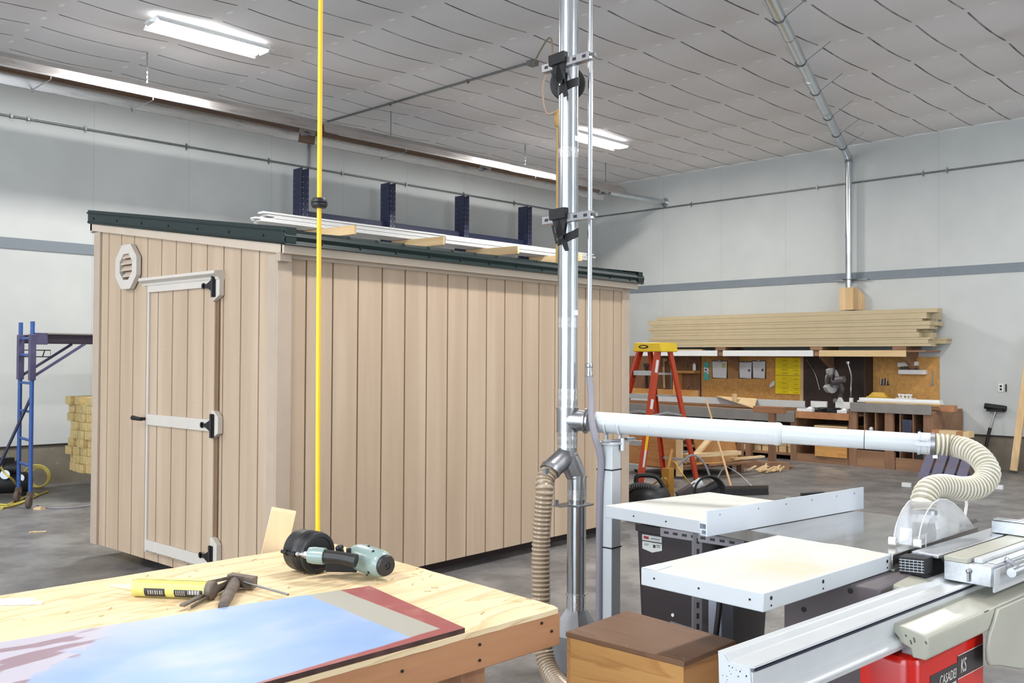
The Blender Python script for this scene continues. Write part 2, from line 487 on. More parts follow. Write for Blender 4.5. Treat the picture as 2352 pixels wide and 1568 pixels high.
# ---------------------------------------------------------------- conduits
COND = metal('grey_conduit', (140, 142, 142), .45, .15)
def conduit(label, p0, p1, clamps, nrm):
    t = thing('electrical_conduit', label, 'conduit', ROOM @ Vector(p0), 0)
    b = MB(ROOM); b.cyl(p0, p1, .013, n=10); part('pipe', b, COND, t)
    n = Vector(nrm)
    for c in clamps:
        c = Vector(c); d = (Vector(p1) - Vector(p0)).normalized()
        b = MB(ROOM); b.beam(c - d * .012 + n * .002, c + d * .012 + n * .002, .036, .036, n)
        b.beam(c - Vector((0, 0, .045)) - n * .012, c + Vector((0, 0, .045)) - n * .012, .02, .005, n)
        part('clamp', b, COND, t)
conduit('thin grey conduit running along the wall behind the rack uprights', (X0 + .05, LY - .02, 4.335), (RX - .05, LY - .02, 4.335),
        [(x, LY - .02, 4.335) for x in (.566, .751, 1.405, 2.717, 3.949, 5.2, 6.44, 7.7, 8.93, 10.15)], (0, -1, 0))
conduit('thin grey conduit crossing high above the mitre-saw bench wall', (RX - .02, LY - .03, 4.342), (RX - .02, Y0 + .05, 4.342),
        [(RX - .02, y, 4.342) for y in (4.62, 2.185, .498, .152, -2.2)], (-1, 0, 0))
conduit('short upright conduit rising to the ceiling by the first rack upright', (4.612, LY - .02, 4.35), (4.612, LY - .02, CZ - .03), [(4.612, LY - .02, 4.66)], (0, -1, 0))
conduit('grey conduit crossing the ceiling from the heater to the duct cord', (4.56, 6.83, CZ - .045), (4.652, 2.37, CZ - .045),
        [(4.6, 4.9, CZ - .045), (4.63, 3.4, CZ - .045)], (0, 0, -1))
b = MB(ROOM); b.box(4.60, 4.70, 2.28, 2.38, CZ - .09, CZ - .02)
solo('junction_box', b, COND, 'small grey junction box at the end of the ceiling conduit', 'electrical box', bevel=.004)

# ---------------------------------------------------------------- tube heater along the left wall
HOOD = metal('heater_hood', (196, 192, 190), .3, .12, (.4, 5, 5))
t = thing('tube_heater', 'long silver infrared tube heater hung on chains above the shed', 'heater', ROOM @ Vector((3, 5.2, 4.3)))
def hood(x0, x1, mtl, dz=0, lab=None):
    b = MB(ROOM)
    P = [(4.93, 4.36), (4.945, 4.455), (5.06, 4.535), (5.32, 4.535), (5.44, 4.45), (5.47, 4.335)]
    Q = [(y + .006 * (1 if y < 5.2 else -1), z - .008) for y, z in P]
    for i in range(5):
        a, c, d, e = P[i], P[i + 1], Q[i + 1], Q[i]
        b.hexa([(x0, a[0], a[1] + dz), (x0, c[0], c[1] + dz), (x0, d[0], d[1] + dz), (x0, e[0], e[1] + dz)],
               [(x1, a[0], a[1] + dz), (x1, c[0], c[1] + dz), (x1, d[0], d[1] + dz), (x1, e[0], e[1] + dz)])
    b.box(x0, x1, 4.92, 4.935, 4.355 + dz, 4.37 + dz); b.box(x0, x1, 5.465, 5.48, 4.325 + dz, 4.34 + dz)
    part('hood_section', b, mtl, t, lab)
BRN = metal('heat_tinted_hood', (120, 100, 86), .35, .2, (.6, 6, 6))
for i, (a, c) in enumerate([(-6, -3.2), (-3.2, -.3), (-.3, 3.55), (3.6, 6.9), (6.9, 9.75)]):
    hood(a, c, HOOD, .004 * (i % 2))
hood(3.56, 3.80, BRN, -.003, 'heat-browned overlap of the hood')
TB = metal('heater_tube', (126, 110, 100), .33, .1, (.5, 5, 5))
for a, c in [(-6, -3.2), (-3.2, -.3), (-.3, 3.5), (3.5, 6.6), (6.6, 9.6)]:
    b = MB(ROOM); b.cyl((a, 5.2, 4.42), (c, 5.2, 4.42), .05, n=18); part('burner_tube', b, TB, t)
for x in (-.25, 3.5, 6.6, 9.4):
    b = MB(ROOM); b.cyl((x - .12, 5.2, 4.42), (x + .12, 5.2, 4.42), .058, n=18); b.box(x - .03, x + .03, 5.13, 5.27, 4.355, 4.372); part('coupling', b, STEEL, t)
b = MB(ROOM); b.cyl((9.6, 5.2, 4.42), (RX - .005, 5.2, 4.445), .047, n=18); part('exhaust_pipe', b, GALV, t)
b = MB(ROOM); b.lathe([(.085, 0), (.085, .012), (.068, .03), (.052, .045)], (RX - .002, 5.2, 4.445), ROOM.inverted() @ Vector((0, 0, 0)) + Vector((-1, 0, 0)), 22); part('wall_flange', b, GALV, t)
for x in (-4, -1.6, .35, 1.4, 4.9, 7.45, 9.3):
    b = MB(ROOM); b.box(x - .006, x + .006, 4.925, 5.475, 4.322, 4.328); b.box(x - .006, x + .006, 4.925, 4.931, 4.322, 4.37); b.box(x - .006, x + .006, 5.469, 5.475, 4.30, 4.345)
    part('cross_brace', b, GALV, t)
for x in (-4.1, -1.5, 1.45, 4.85, 7.5, 9.5):
    b = MB(ROOM)
    z = 4.55; k = 0
    while z < CZ - .05:                                  # chain links
        b.beam((x, 5.2, z), (x, 5.2, z + .03), .016 if k % 2 else .005, .005 if k % 2 else .016, (0, 1, 0)); z += .026; k += 1
    part('hanging_chain', b, STEEL, t)

# ---------------------------------------------------------------- slanting dust pipe under the ceiling and its drop
t = thing('dust_pipe', 'slanting galvanized dust pipe under the ceiling dropping to the wooden box', 'duct', ROOM @ Vector((11.09, 1.59, 2.4)))
A = Vector((11.09, 1.59, 4.66)); dirn = (Vector((4.2, -.87, 4.72)) - Vector((11.09, 1.59, 4.70))).normalized()
pts = [A + Vector((0, 0, -.02)), A + Vector((-.01, 0, .03)), A + dirn * .1 + Vector((0, 0, .05)), A + dirn * .2 + Vector((0, 0, .055))]
b = MB(ROOM); b.tube(curve(pts, 5), .058, 18); part('elbow', b, STEEL, t)
seg = [.2, 1.5, 3.0, 4.5, 6.0, 7.5, 9.0]
for a, c in zip(seg, seg[1:]):
    b = MB(ROOM); b.cyl(A + dirn * a + Vector((0, 0, .055)), A + dirn * (c + .03) + Vector((0, 0, .055)), .056 + .002 * (int(a) % 2), n=18); part('pipe_section', b, GALV, t)
for a in (.9, 1.75, 2.75, 4.0, 5.2, 6.6):
    c = A + dirn * a + Vector((0, 0, .055)); sd = dirn.cross(Vector((0, 0, 1))).normalized()
    b = MB(ROOM)
    b.tube([c + (sd * math.cos(q) + Vector((0, 0, 1)) * math.sin(q)) * .062 for q in [PI + PI * i / 10 for i in range(11)]], .006, 6)
    b.beam(c - sd * .062, c - sd * .3 + Vector((0, 0, .17)), .02, .003); b.beam(c + sd * .062, c + sd * .16 + Vector((0, 0, .17)), .02, .003)
    part('hanger_strap', b, COND, t)
for a, c in [(4.66, 3.5), (3.5, 2.66)]:
    b = MB(ROOM); b.cyl((11.09, 1.59, a), (11.09, 1.59, c), .05, n=20); part('drop_section', b, GALV, t)
for z in (4.6, 3.5, 2.83):
    b = MB(ROOM); b.cyl((11.09, 1.59, z - .03), (11.09, 1.59, z + .03), .054, n=20); part('joint_band', b, GALV, t)
b = MB(ROOM); b.beam((11.2, 1.32, 2.80), (11.2, 1.86, 2.80), .03, .02); b.tube([(11.2, 1.5, 2.8), (11.03, 1.52, 2.8), (11.02, 1.66, 2.8), (11.2, 1.68, 2.8)], .008, 6); part('pipe_bracket', b, COND, t)
b = MB(ROOM); b.slab([(11.0, 1.48), (11.18, 1.48), (11.18, 1.70), (11.0, 1.70)], 2.32, 2.67)
b.prism([(11.18, 1.48, 2.32), (RX - .004, 1.40, 2.32), (RX - .004, 1.40, 2.56), (11.18, 1.48, 2.66)], (0, .22, 0))
part('wooden_box', b, PINE_Z, t, 'light wooden box closing the foot of the pipe')
b = MB(ROOM); P = [(CZ - .02)]
b.cyl((8.5, -2.55, CZ - .1), (5.5, -2.6, CZ - .1), .05, n=14)
solo('overhead_pipe', b, GALV, 'dark grey pipe under the ceiling beyond the slanting dust pipe', 'duct')

# ---------------------------------------------------------------- cantilever rack at the left wall and its boards
RACK = plain('rack_blue', (42, 46, 74), .42, var=.12)
t = thing('cantilever_rack', 'dark blue cantilever rack with wooden arms behind the shed roof', 'rack', ROOM @ Vector((6.4, 6.4, 0)))
cx = [4.13, 5.665, 7.184, 8.674]
for x in cx:
    b = MB(ROOM)
    b.box(x, x + .008, 6.27, 6.5, 0, 4.19); b.box(x + .102, x + .11, 6.27, 6.5, 0, 4.19)
    b.box(x, x + .11, 6.27, 6.278, 0, 4.15); b.box(x, x + .11, 6.35, 6.5, 4.1, 4.108)
    c = part('upright', b, RACK, t)
    b = MB(ROOM)
    for k in range(11):
        z = 3.3 + k * .076
        for xx in (x + .02, x + .088): b.cyl((xx, 6.271, z), (xx, 6.266, z), .008, n=8)
        for yy in (6.3, 6.46): b.cyl((x + .001, yy, z), (x - .004, yy, z), .007, n=8)
    part('bolt_dots', b, STEEL, c, 'pale round holes')
    b = MB(ROOM); b.box(x - .1, x + .21, 5.3, 6.6, 0, .1); part('foot', b, RACK, t)
for x0, x1 in zip(cx, cx[1:]):
    b = MB(ROOM); b.box(x0 + .11, x1, 6.36, 6.42, 3.50, 3.60); part('cross_beam', b, RACK, t)
    b = MB(ROOM); b.box(x0 + .11, x1, 6.36, 6.42, 1.2, 1.3); part('cross_beam', b, RACK, t)
for x in cx:
    b = MB(ROOM); b.hexa([(x + .035, 5.08, 3.15), (x + .075, 5.08, 3.15), (x + .075, 6.27, 3.17), (x + .035, 6.27, 3.17)], [(x + .035, 5.08, 3.27), (x + .075, 5.08, 3.27), (x + .075, 6.27, 3.30), (x + .035, 6.27, 3.30)])
    part('arm', b, PINE_Y, t, 'pale wooden arm', .004)
PRIME = plain('primed_board', (226, 226, 224), .5, var=.03)
gi = 0
rr = random.Random(3)
for x0, x1 in ((3.3, 6.42), (6.44, 9.9)):
    for r in range(5):
        for c in range(3):
            if r == 4 and c == 1: continue
            a = x0 + (rr.uniform(-.12, .22) if x0 < 4 else 0); e = x1 + (rr.uniform(-.25, .15) if x1 > 9 else 0)
            y = 5.86 + c * .137 + (rr.uniform(-.012, .012)); z = 3.303 + r * .0265
            b = MB(ROOM); b.box(a, e, y, y + .13, z, z + .024)
            solo('trim_board', b, PRIME, ('white primed trim board on the rack, %s layer, %s, %s' % (ORD[r], ROWS[c], 'half by the yellow hose' if x0 < 4 else 'half by the dust duct')),
                 'board', 'white boards on the rack' + (' near end' if x0 < 4 else ' far end'), bevel=.002)

# ---------------------------------------------------------------- the shed
def m_siding():
    m, nt, b = _new('tan_siding')
    v = _coords(nt, (1, 1, .06)); v2 = _coords(nt)
    f = _noise(nt, v, 7, 4); f2 = _noise(nt, _coords(nt, (1, 1, .12)), 60, 3); f3 = _noise(nt, v2, 140, 2)
    col = _ramp(nt, f, [(.3, lin((172, 150, 126))), (.5, lin((180, 157, 133))), (.7, lin((188, 167, 144)))])
    col = _mix(nt, _math(nt, 'MULTIPLY', f2, .16), col, lin((166, 144, 124)))
    spk = _ramp(nt, _noise(nt, v2, 34, 1), [(.82, (0, 0, 0)), (.85, (1, 1, 1))])
    col = _mix(nt, spk, col, lin((236, 228, 214)))
    nt.links.new(col, b.inputs['Base Color']); b.inputs['Roughness'].default_value = .6
    _bump(nt, b, f2, .12, .003)
    return m
SIDING = m_siding()
STRIM = plain('shed_trim', (190, 174, 156), .55, var=.04, bump=.04)
STRIMW = plain('shed_trim_pale_lit', (196, 188, 178), .55, var=.04)  # pale trim; on the door rails the light they catch is painted in
CORNER = plain('corner_trim', (176, 158, 140), .55, var=.05)
GREEN = plain('green_metal', (14, 32, 31), .42, var=.08, spec=.4)
RECESS_SHADE = plain('recess_shade', (120, 94, 70), .8)  # shade of the grooves put into the colour; also hinge gap and vent back
SKID = plain('skid_timber', (52, 38, 34), .8, var=.2)
P8 = .2032; ZB, ZL, ZH, SL, SW = .10, 2.173, 2.512, 18 * .2032, 12 * .2032
shed = thing('shed', 'tan panel-sided garden shed with green metal roof edge and braced door', 'shed', (0, 0, 0))
def siding(name, u0, along, out, n, ztop, start=0):
    """grooved boards: u along the wall, out = outward normal"""
    b = MB(); A = Vector(along); O = Vector(out); g = .0055
    for i in range(n):
        a = i * P8; c = a + P8
        prof = [(a, -.008), (a + g, -.008), (a + g + .001, 0), (c - g - .001, 0), (c - g, -.008), (c, -.008)]
        for (p, d), (q, e) in zip(prof, prof[1:]):
            P0 = Vector(u0) + A * p + O * d; Q0 = Vector(u0) + A * q + O * e
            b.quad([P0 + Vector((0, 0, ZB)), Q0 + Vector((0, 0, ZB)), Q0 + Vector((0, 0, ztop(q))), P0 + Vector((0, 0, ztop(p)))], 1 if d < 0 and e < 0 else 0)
    part(name, b, [SIDING, RECESS_SHADE], shed)
slope = (ZH - ZL) / SW
siding('long_wall', (0, 0, 0), (1, 0, 0), (0, -1, 0), 18, lambda u: ZL)
siding('door_wall', (0, 0, 0), (0, 1, 0), (-1, 0, 0), 12, lambda u: ZL + slope * u)
siding('far_wall', (SL, 0, 0), (0, 1, 0), (1, 0, 0), 12, lambda u: ZL + slope * u)
siding('tall_wall', (0, SW, 0), (1, 0, 0), (0, 1, 0), 18, lambda u: ZH)
b = MB(); b.box(.01, SL - .01, .01, SW - .01, ZB, ZB + .05); part('floor_deck', b, FIR, shed)
for y in (.22, 1.2, 2.18):
    b = MB(); b.box(.28, SL - .1, y - .045, y + .045, 0, .099); part('skid', b, SKID, shed)
# corner boards
for (x, y, sx, sy, zt) in ((0, 0, 1, 1, ZL), (SL, 0, -1, 1, ZL), (0, SW, 1, -1, ZH), (SL, SW, -1, -1, ZH)):
    b = MB(); ox = -.018 * sx; oy = -.018 * sy
    b.box(x + ox, x + .085 * sx, y + oy, y - .001 * sy, ZB, zt - .01); b.box(x + ox, x - .001 * sx, y, y + .085 * sy, ZB, zt - .01)
    part('corner_board', b, CORNER, shed, bevel=.002)
# boards under the roof edge
def rz(y): return ZL + slope * y
for x, s in ((0, -1), (SL, 1)):
    b = MB(); b.hexa([(x + s * .002, -.08, rz(-.08) - .002), (x + s * .03, -.08, rz(-.08) - .002), (x + s * .03, SW + .06, rz(SW + .06) - .002), (x + s * .002, SW + .06, rz(SW + .06) - .002)],
                     [(x + s * .002, -.08, rz(-.08) + .09), (x + s * .03, -.08, rz(-.08) + .09), (x + s * .03, SW + .06, rz(SW + .06) + .09), (x + s * .002, SW + .06, rz(SW + .06) + .09)])
    part('rake_board', b, STRIM, shed, bevel=.002)
b = MB(); b.box(-.03, SL + .03, -.10, -.065, ZL - .012, ZL + .075); part('fascia_board', b, STRIM, shed, bevel=.002)
b = MB(); b.box(.0, SL, -.065, -.004, ZL - .004, ZL + .01); part('soffit', b, STRIM, shed)
b = MB(); b.box(.0, SL, -.016, -.002, ZL - .03, ZL - .006); part('frieze_strip', b, STRIM, shed)
b = MB(); b.box(-.03, .05, -.062, -.02, ZL - .055, ZL - .005); part('corner_block', b, CORNER, shed)
b = MB(); b.box(-.03, SL + .03, SW + .03, SW + .06, ZH - .01, ZH + .08); part('tall_fascia', b, STRIM, shed)
# metal roof: ribbed sheet, rake flashings, eave flashing
def roof_z(y): return rz(y) + .125
b = MB()
x = -.05; prof = []
while x < SL + .05:
    for dx, h in ((0, .004), (.012, .022), (.03, .022), (.042, .004)):
        prof.append((x + dx, h))
    x += .2286
prof = [p for p in prof if p[0] < SL + .05] + [(SL + .05, .004)]
for (a, h), (c, k) in zip(prof, prof[1:]):
    y0, y1 = -.125, SW + .09
    b.quad([(a, y0, roof_z(y0) + h), (c, y0, roof_z(y0) + k), (c, y1, roof_z(y1) + k), (a, y1, roof_z(y1) + h)])
    b.quad([(a, y0, roof_z(y0)), (c, y0, roof_z(y0)), (c, y0, roof_z(y0) + k), (a, y0, roof_z(y0) + h)])
b.hexa([(-.04, -.12, roof_z(-.12) - .012), (SL + .04, -.12, roof_z(-.12) - .012), (SL + .04, SW + .08, roof_z(SW + .08) - .012), (-.04, SW + .08, roof_z(SW + .08) - .012)],
       [(-.04, -.12, roof_z(-.12)), (SL + .04, -.12, roof_z(-.12)), (SL + .04, SW + .08, roof_z(SW + .08)), (-.04, SW + .08, roof_z(SW + .08))])
part('roof_sheet', b, GREEN, shed)
for x, s in ((-.032, -1), (SL + .032, 1)):
    b = MB(); y0, y1 = -.14, SW + .07
    for (d0, z0), (d1, z1) in zip([(-.06, .034), (.012, .034), (.012, -.05), (.018, -.062)], [(.012, .034), (.012, -.05), (.018, -.062), (.010, -.072)]):
        b.quad([(x + s * d0, y0, roof_z(y0) + z0), (x + s * d1, y0, roof_z(y0) + z1), (x + s * d1, y1, roof_z(y1) + z1), (x + s * d0, y1, roof_z(y1) + z0)])
    b.quad([(x - s * .06, y0, roof_z(y0) + .034), (x + s * .012, y0, roof_z(y0) + .034), (x + s * .012, y0, roof_z(y0) - .06), (x - s * .06, y0, roof_z(y0) - .06)])
    if s < 0:
        for i in range(7): 
            yy = .1 + i * .385; b.cyl((x - .012, yy, roof_z(yy) - .03), (x - .017, yy, roof_z(yy) - .03), .008, n=8, mi=1)
    part('rake_flashing', b, [GREEN, DARKMETAL], shed)
b = MB()
pr = [(-.135, .0), (-.142, -.022), (-.128, -.045), (-.14, -.07), (-.105, -.072)]
for (ya, za), (yb, zb) in zip(pr, pr[1:]):
    z0 = roof_z(-.125)
    b.quad([(-.05, ya, z0 + za), (SL + .07, ya, z0 + za), (SL + .07, yb, z0 + zb), (-.05, yb, z0 + zb)])
b.quad([(SL + .07, -.135, roof_z(-.125)), (SL + .07, -.105, roof_z(-.125)), (SL + .07, -.105, roof_z(-.125) - .075), (SL + .07, -.135, roof_z(-.125) - .07)])
for i in range(12):
    xx = .22 + i * .3; b.cyl((xx, -.13, roof_z(-.125) - .045), (xx, -.139, roof_z(-.125) - .045), .007, n=8, mi=1)
part('eave_flashing', b, [GREEN, DARKMETAL], shed)
# door on the short wall
DY0, DY1 = 1.5516, 0.6712      # latch side, hinge side
DT = 2.0351; DB = 0.1659
b = MB(); n = 5
gro = [k * P8 for k in range(13)]
yl, yh = min(DY0, DY1), max(DY0, DY1)
edges = [yl] + [y for y in gro if yl + .03 < y < yh - .02] + [yh]
for a, c in zip(edges, edges[1:]):
    g = .0055
    pf = [(a, -.014), (a + g, -.014), (a + g + .001, -.022), (c - g - .001, -.022), (c - g, -.014), (c, -.014)]
    for (p, d), (q, e) in zip(pf, pf[1:]):
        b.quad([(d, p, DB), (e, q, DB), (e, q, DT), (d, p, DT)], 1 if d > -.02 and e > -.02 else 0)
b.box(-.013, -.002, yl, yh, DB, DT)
door = part('door', b, [SIDING, RECESS_SHADE], shed)
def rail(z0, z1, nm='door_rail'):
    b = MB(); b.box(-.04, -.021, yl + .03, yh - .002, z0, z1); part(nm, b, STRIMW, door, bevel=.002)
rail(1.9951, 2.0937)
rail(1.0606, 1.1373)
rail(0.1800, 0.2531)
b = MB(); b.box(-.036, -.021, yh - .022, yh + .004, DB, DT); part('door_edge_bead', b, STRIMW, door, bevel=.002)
b = MB(); b.box(-.012, .0, yl - .028, yl - .002, DB, DT); part('hinge_gap', b, RECESS_SHADE, shed)
# drip-cap moulding above the door
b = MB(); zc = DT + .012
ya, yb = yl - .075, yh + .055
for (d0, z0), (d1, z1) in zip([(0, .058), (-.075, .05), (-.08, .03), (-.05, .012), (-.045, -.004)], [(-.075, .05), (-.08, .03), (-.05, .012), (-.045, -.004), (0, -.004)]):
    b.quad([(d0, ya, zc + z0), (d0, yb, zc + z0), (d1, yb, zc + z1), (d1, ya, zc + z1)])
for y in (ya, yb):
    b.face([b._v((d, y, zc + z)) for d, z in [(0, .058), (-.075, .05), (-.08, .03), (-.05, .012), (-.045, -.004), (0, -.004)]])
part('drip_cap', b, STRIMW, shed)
def block(zlo, zhi, chlo, chhi):
    """white backing block with clipped corners beside the hinge"""
    y1 = yl + .005; y0 = yl - .075; c = .04
    pts = []
    pts += [(y1, zlo)] if not chlo else [(y1, zlo - 0.0)]
    pts += [(y0, zlo + c)] if chlo else [(y0, zlo)]
    pts += [(y0, zhi - c), (y1 - .03, zhi)] if chhi else [(y0, zhi)]
    pts += [(y1, zhi)]
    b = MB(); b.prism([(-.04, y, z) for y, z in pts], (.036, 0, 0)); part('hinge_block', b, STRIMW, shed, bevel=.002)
block(1.8993, DT + .01, True, False)
block(1.0128, 1.1961, True, True)
block(DB + .005, 0.3821, False, True)
for zc_ in (2.0053, 1.0990, 0.2541):
    b = MB(); yc = yl - .012
    b.box(-.05, -.041, yc - .022, yc + .022, zc_ - .075, zc_ + .075)
    b.prism([(-.05, yc + .022, zc_ - .035), (-.05, yc + .075, zc_ - .012), (-.05, yc + .12, zc_ - .012), (-.05, yc + .12, zc_ + .012), (-.05, yc + .075, zc_ + .012), (-.05, yc + .022, zc_ + .035)], (.008, 0, 0))
    b.cyl((-.05, yc + .12, zc_), (-.042, yc + .12, zc_), .02, n=14)
    b.cyl((-.052, yc, zc_ - .077), (-.052, yc, zc_ + .077), .009, n=10)
    part('hinge', b, DARKMETAL, door, 'black strap hinge')
b = MB(); zc_ = 1.1018; yc = yh
b.cyl((-.022, yc + .005, zc_), (-.075, yc + .005, zc_), .011, n=12); b.tube([(-.07, yc - .005, zc_), (-.075, yc + .03, zc_), (-.075, yc + .12, zc_ + .004)], [.013, .014, .017], 12)
part('door_handle', b, DARKMETAL, door, 'black lever handle')
# eight-sided gable vent
vy = 1.8699; vz = 2.1978
ra = abs(2.0356 - 1.7029) / 2; rb = abs(2.3581 - 2.0377) / 2
ROCT = (ra + rb) / 2
def octo(r, x): return [(x, vy + r / math.cos(PI / 8) * math.cos(PI / 8 + k * PI / 4), vz + r / math.cos(PI / 8) * math.sin(PI / 8 + k * PI / 4)) for k in range(8)]
b = MB()
o0, o1, i0, i1 = octo(ROCT, -.009), octo(ROCT, -.045), octo(ROCT * .58, -.009), octo(ROCT * .58, -.045)
for k in range(8):
    j = (k + 1) % 8
    b.hexa([o0[k], o0[j], i0[j], i0[k]], [o1[k], o1[j], i1[j], i1[k]])
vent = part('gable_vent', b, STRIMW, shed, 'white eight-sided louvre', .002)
b = MB(); b.prism(octo(ROCT * .57, -.012), (.004, 0, 0)); part('vent_back', b, RECESS_SHADE, vent)
for k in range(4):
    z = vz - ROCT * .42 + k * ROCT * .28; w = ROCT * (.36 if k in (0, 3) else .52)
    b = MB(); b.hexa([(-.012, vy - w, z + .03), (-.042, vy - w, z - .006), (-.042, vy + w, z - .006), (-.012, vy + w, z + .03)],
                     [(-.012, vy - w, z + .036), (-.042, vy - w, z), (-.042, vy + w, z), (-.012, vy + w, z + .036)]); part('louvre_slat', b, STRIM, vent)

# ---------------------------------------------------------------- vertical dust duct with tee, wye and floor boot
DX, DY = .430, -1.876
armA = Vector((.445, -1.90, 1.236)); armB = Vector((.972, -3.455, 1.187)); armd = (armB - armA).normalized()
duct = thing('dust_duct', 'shiny galvanized vertical dust duct standing in front of the shed, ceiling to floor', 'duct', (DX, DY, 0))
top = CZ - .02
for z0, z1, r in ((1.30, 1.735, .0495), (1.735, 2.585, .0505), (2.585, 3.6, .0495), (3.6, top, .0505)):
    b = MB(); b.cyl((DX, DY, z0), (DX, DY, z1), r, n=36); part('pipe_section', b, GALV, duct)
rr = random.Random(5)
for z, h in ((2.575, .05), (1.725, .05), (1.345, .10), (1.145, .085), (3.6, .05)):
    b = MB(); prof = [(.0512 + rr.uniform(-.0004, .0012), h * (i / 7 - .5)) for i in range(8)]
    b.lathe(prof, (DX, DY, z), (0, 0, 1), 30); part('foil_wrap', b, FOIL, duct, 'crinkled foil tape')
LAB = plain('paper_label', (235, 236, 236), .6)
for z in (2.645, 1.775):
    b = MB(); n = 6
    for i in range(n):
        a0 = math.radians(-105 + i * 9); a1 = math.radians(-105 + (i + 1) * 9)
        b.quad([(DX + .0515 * math.cos(a0), DY + .0515 * math.sin(a0), z - .013), (DX + .0515 * math.cos(a1), DY + .0515 * math.sin(a1), z - .013), (DX + .0515 * math.cos(a1), DY + .0515 * math.sin(a1), z + .013), (DX + .0515 * math.cos(a0), DY + .0515 * math.sin(a0), z + .013)])
    part('label', b, LAB, duct, 'small white paper label')
b = MB(); b.cyl((DX, DY, 1.185), (DX, DY, 1.295), .0535, n=36); b.cyl((DX, DY, 1.29), (DX, DY, 1.302), .057, n=36); b.cyl((DX, DY, 1.18), (DX, DY, 1.188), .055, n=36)
sd = armd.cross(Vector((0, 0, 1))).normalized()
b.cyl(Vector((DX, DY, 1.239)), Vector((DX, DY, 1.239)) + armd * .115, .053, .05, n=30)
b.cyl(Vector((DX, DY, 1.239)) + armd * .095, Vector((DX, DY, 1.239)) + armd * .103, .062, n=30)
part('tee', b, STEEL, duct)
b = MB(); b.cyl((DX, DY, 1.07), (DX, DY, 1.105), .049, n=30); b.cyl((DX, DY, 1.062), (DX, DY, 1.07), .056, n=30)
part('collar', b, GALV, duct)
LEG = Vector((.312, -1.868, 1.0)); SP = Vector((.468, -1.908, .955))
b = MB(); topc = Vector((DX, DY, 1.064))
b.tube([topc, topc.lerp(LEG, .25) + Vector((0, 0, -.0)), LEG], [.052, .052, .05], 28)
b.tube([topc, topc.lerp(SP, .4), SP], [.052, .054, .049], 28)
part('wye', b, STEEL, duct)
b = MB(); b.cyl((SP.x, SP.y, .885), (SP.x, SP.y, .96), .0485, n=30); b.cyl((SP.x, SP.y, .952), (SP.x, SP.y, .962), .052, n=30)
part('lower_collar', b, GALV, duct)
b = MB(); b.lathe([(.049 + rr.uniform(-.0002, .0013), .012 * i) for i in range(5)], (SP.x, SP.y, .845), (0, 0, 1), 30); part('foil_wrap', b, FOIL, duct, 'crinkled foil tape')
b = MB(); b.cyl((SP.x, SP.y, .33), (SP.x, SP.y, .86), .0475, n=36); part('lower_pipe', b, GALV, duct)
b = MB(); b.box(SP.x - .062, SP.x + .062, SP.y - .062, SP.y + .062, .812, .822); b.cyl((SP.x - .1, SP.y + .05, .817), (SP.x - .1, SP.y + .05, .845), .012, n=10); b.box(SP.x - .12, SP.x - .06, SP.y - .0, SP.y + .062, .814, .82)
part('blast_gate', b, STEEL, duct, bevel=.002)
b = MB(); b.cyl((SP.x, SP.y, .37), (SP.x, SP.y, .378), .055, n=30); b.lathe([(.049, 0), (.0495, .04), (.048, .08)], (SP.x, SP.y, .29), (0, 0, 1), 30); part('foil_wrap', b, FOIL, duct, 'crinkled foil tape')
b = MB()
n = 8; ri = [(SP.x + .05 * math.cos(PI / 4 + k * PI / 4), SP.y + .05 * math.sin(PI / 4 + k * PI / 4), .30) for k in range(8)]
sq = .095; ro = []
for k in range(8):
    a = PI / 4 + k * PI / 4; c, s_ = math.cos(a), math.sin(a); m_ = max(abs(c), abs(s_)); ro.append((SP.x + sq * c / m_, SP.y + sq * s_ / m_, .17))
b.hexa(ro, ri); b.box(SP.x - sq, SP.x + sq, SP.y - sq, SP.y + sq, 0, .172)
part('floor_boot', b, STEEL, duct)

HOSEB = plain('smoky_hose', (176, 156, 132), .28, var=.05, spec=.7)
path = [LEG + (topc - LEG) * .12, LEG, LEG + Vector((-.045, .0, -.05)), (.243, -1.885, .90), (.240, -1.877, .79), (.237, -1.87, .62), (.222, -1.885, .42), (.21, -1.90, .24), (.19, -1.945, .11), (.127, -2.06, .058), (.02, -2.25, .055), (-.12, -2.6, .055), (-.2, -2.9, .055)]
hz = thing('dust_hose', 'ribbed smoky brown hose hanging from the duct wye down to the floor', 'hose', (.2, -1.9, 0))
q, r_ = ringed(path, .0435, .021, .0032)
b = MB(); b.tube(q, r_, 22, valley=1); part('hose', b, [HOSEB, plain('smoky_film', (140, 120, 98), .3, spec=.7)], hz)
dd = (Vector(path[2]) - Vector(path[1])).normalized()
b = MB(); b.cyl(LEG - dd * .012, LEG + dd * .012, .0535, n=26); b.box(LEG.x - .075, LEG.x - .05, LEG.y - .03, LEG.y - .01, LEG.z - .012, LEG.z + .012); part('hose_clamp', b, STEEL, hz)

# thin riser, strut channels, black straps
RSX, RSY = .478, -1.977
t = thing('conduit_riser', 'thin galvanized conduit rising beside the vertical dust duct', 'conduit', (RSX, RSY, 1.5))
b = MB(); b.cyl((RSX, RSY, 1.52), (RSX, RSY, top), .0125, n=14); part('pipe', b, GALV, t)
b = MB(); b.lathe([(.014, 0), (.0175, .005), (.0175, .02), (.015, .024), (.015, .05), (.0185, .054), (.0185, .068), (.013, .072)], (RSX, RSY, 1.452), (0, 0, 1), 16); part('fitting', b, STEEL, t)
FLEXC = plain('grey_flex', (140, 136, 144), .5)
b = MB(); b.tube(curve([(RSX, RSY, 1.46), (.462, -2.0, 1.36), (.42, -2.035, 1.25), (.405, -2.068, 1.17), (.416, -2.085, 1.10), (.43, -2.085, 1.03), (.436, -2.075, .93), (.44, -2.07, .7), (.44, -2.07, .3), (.44, -2.07, .02)], 8), .0165, 12)
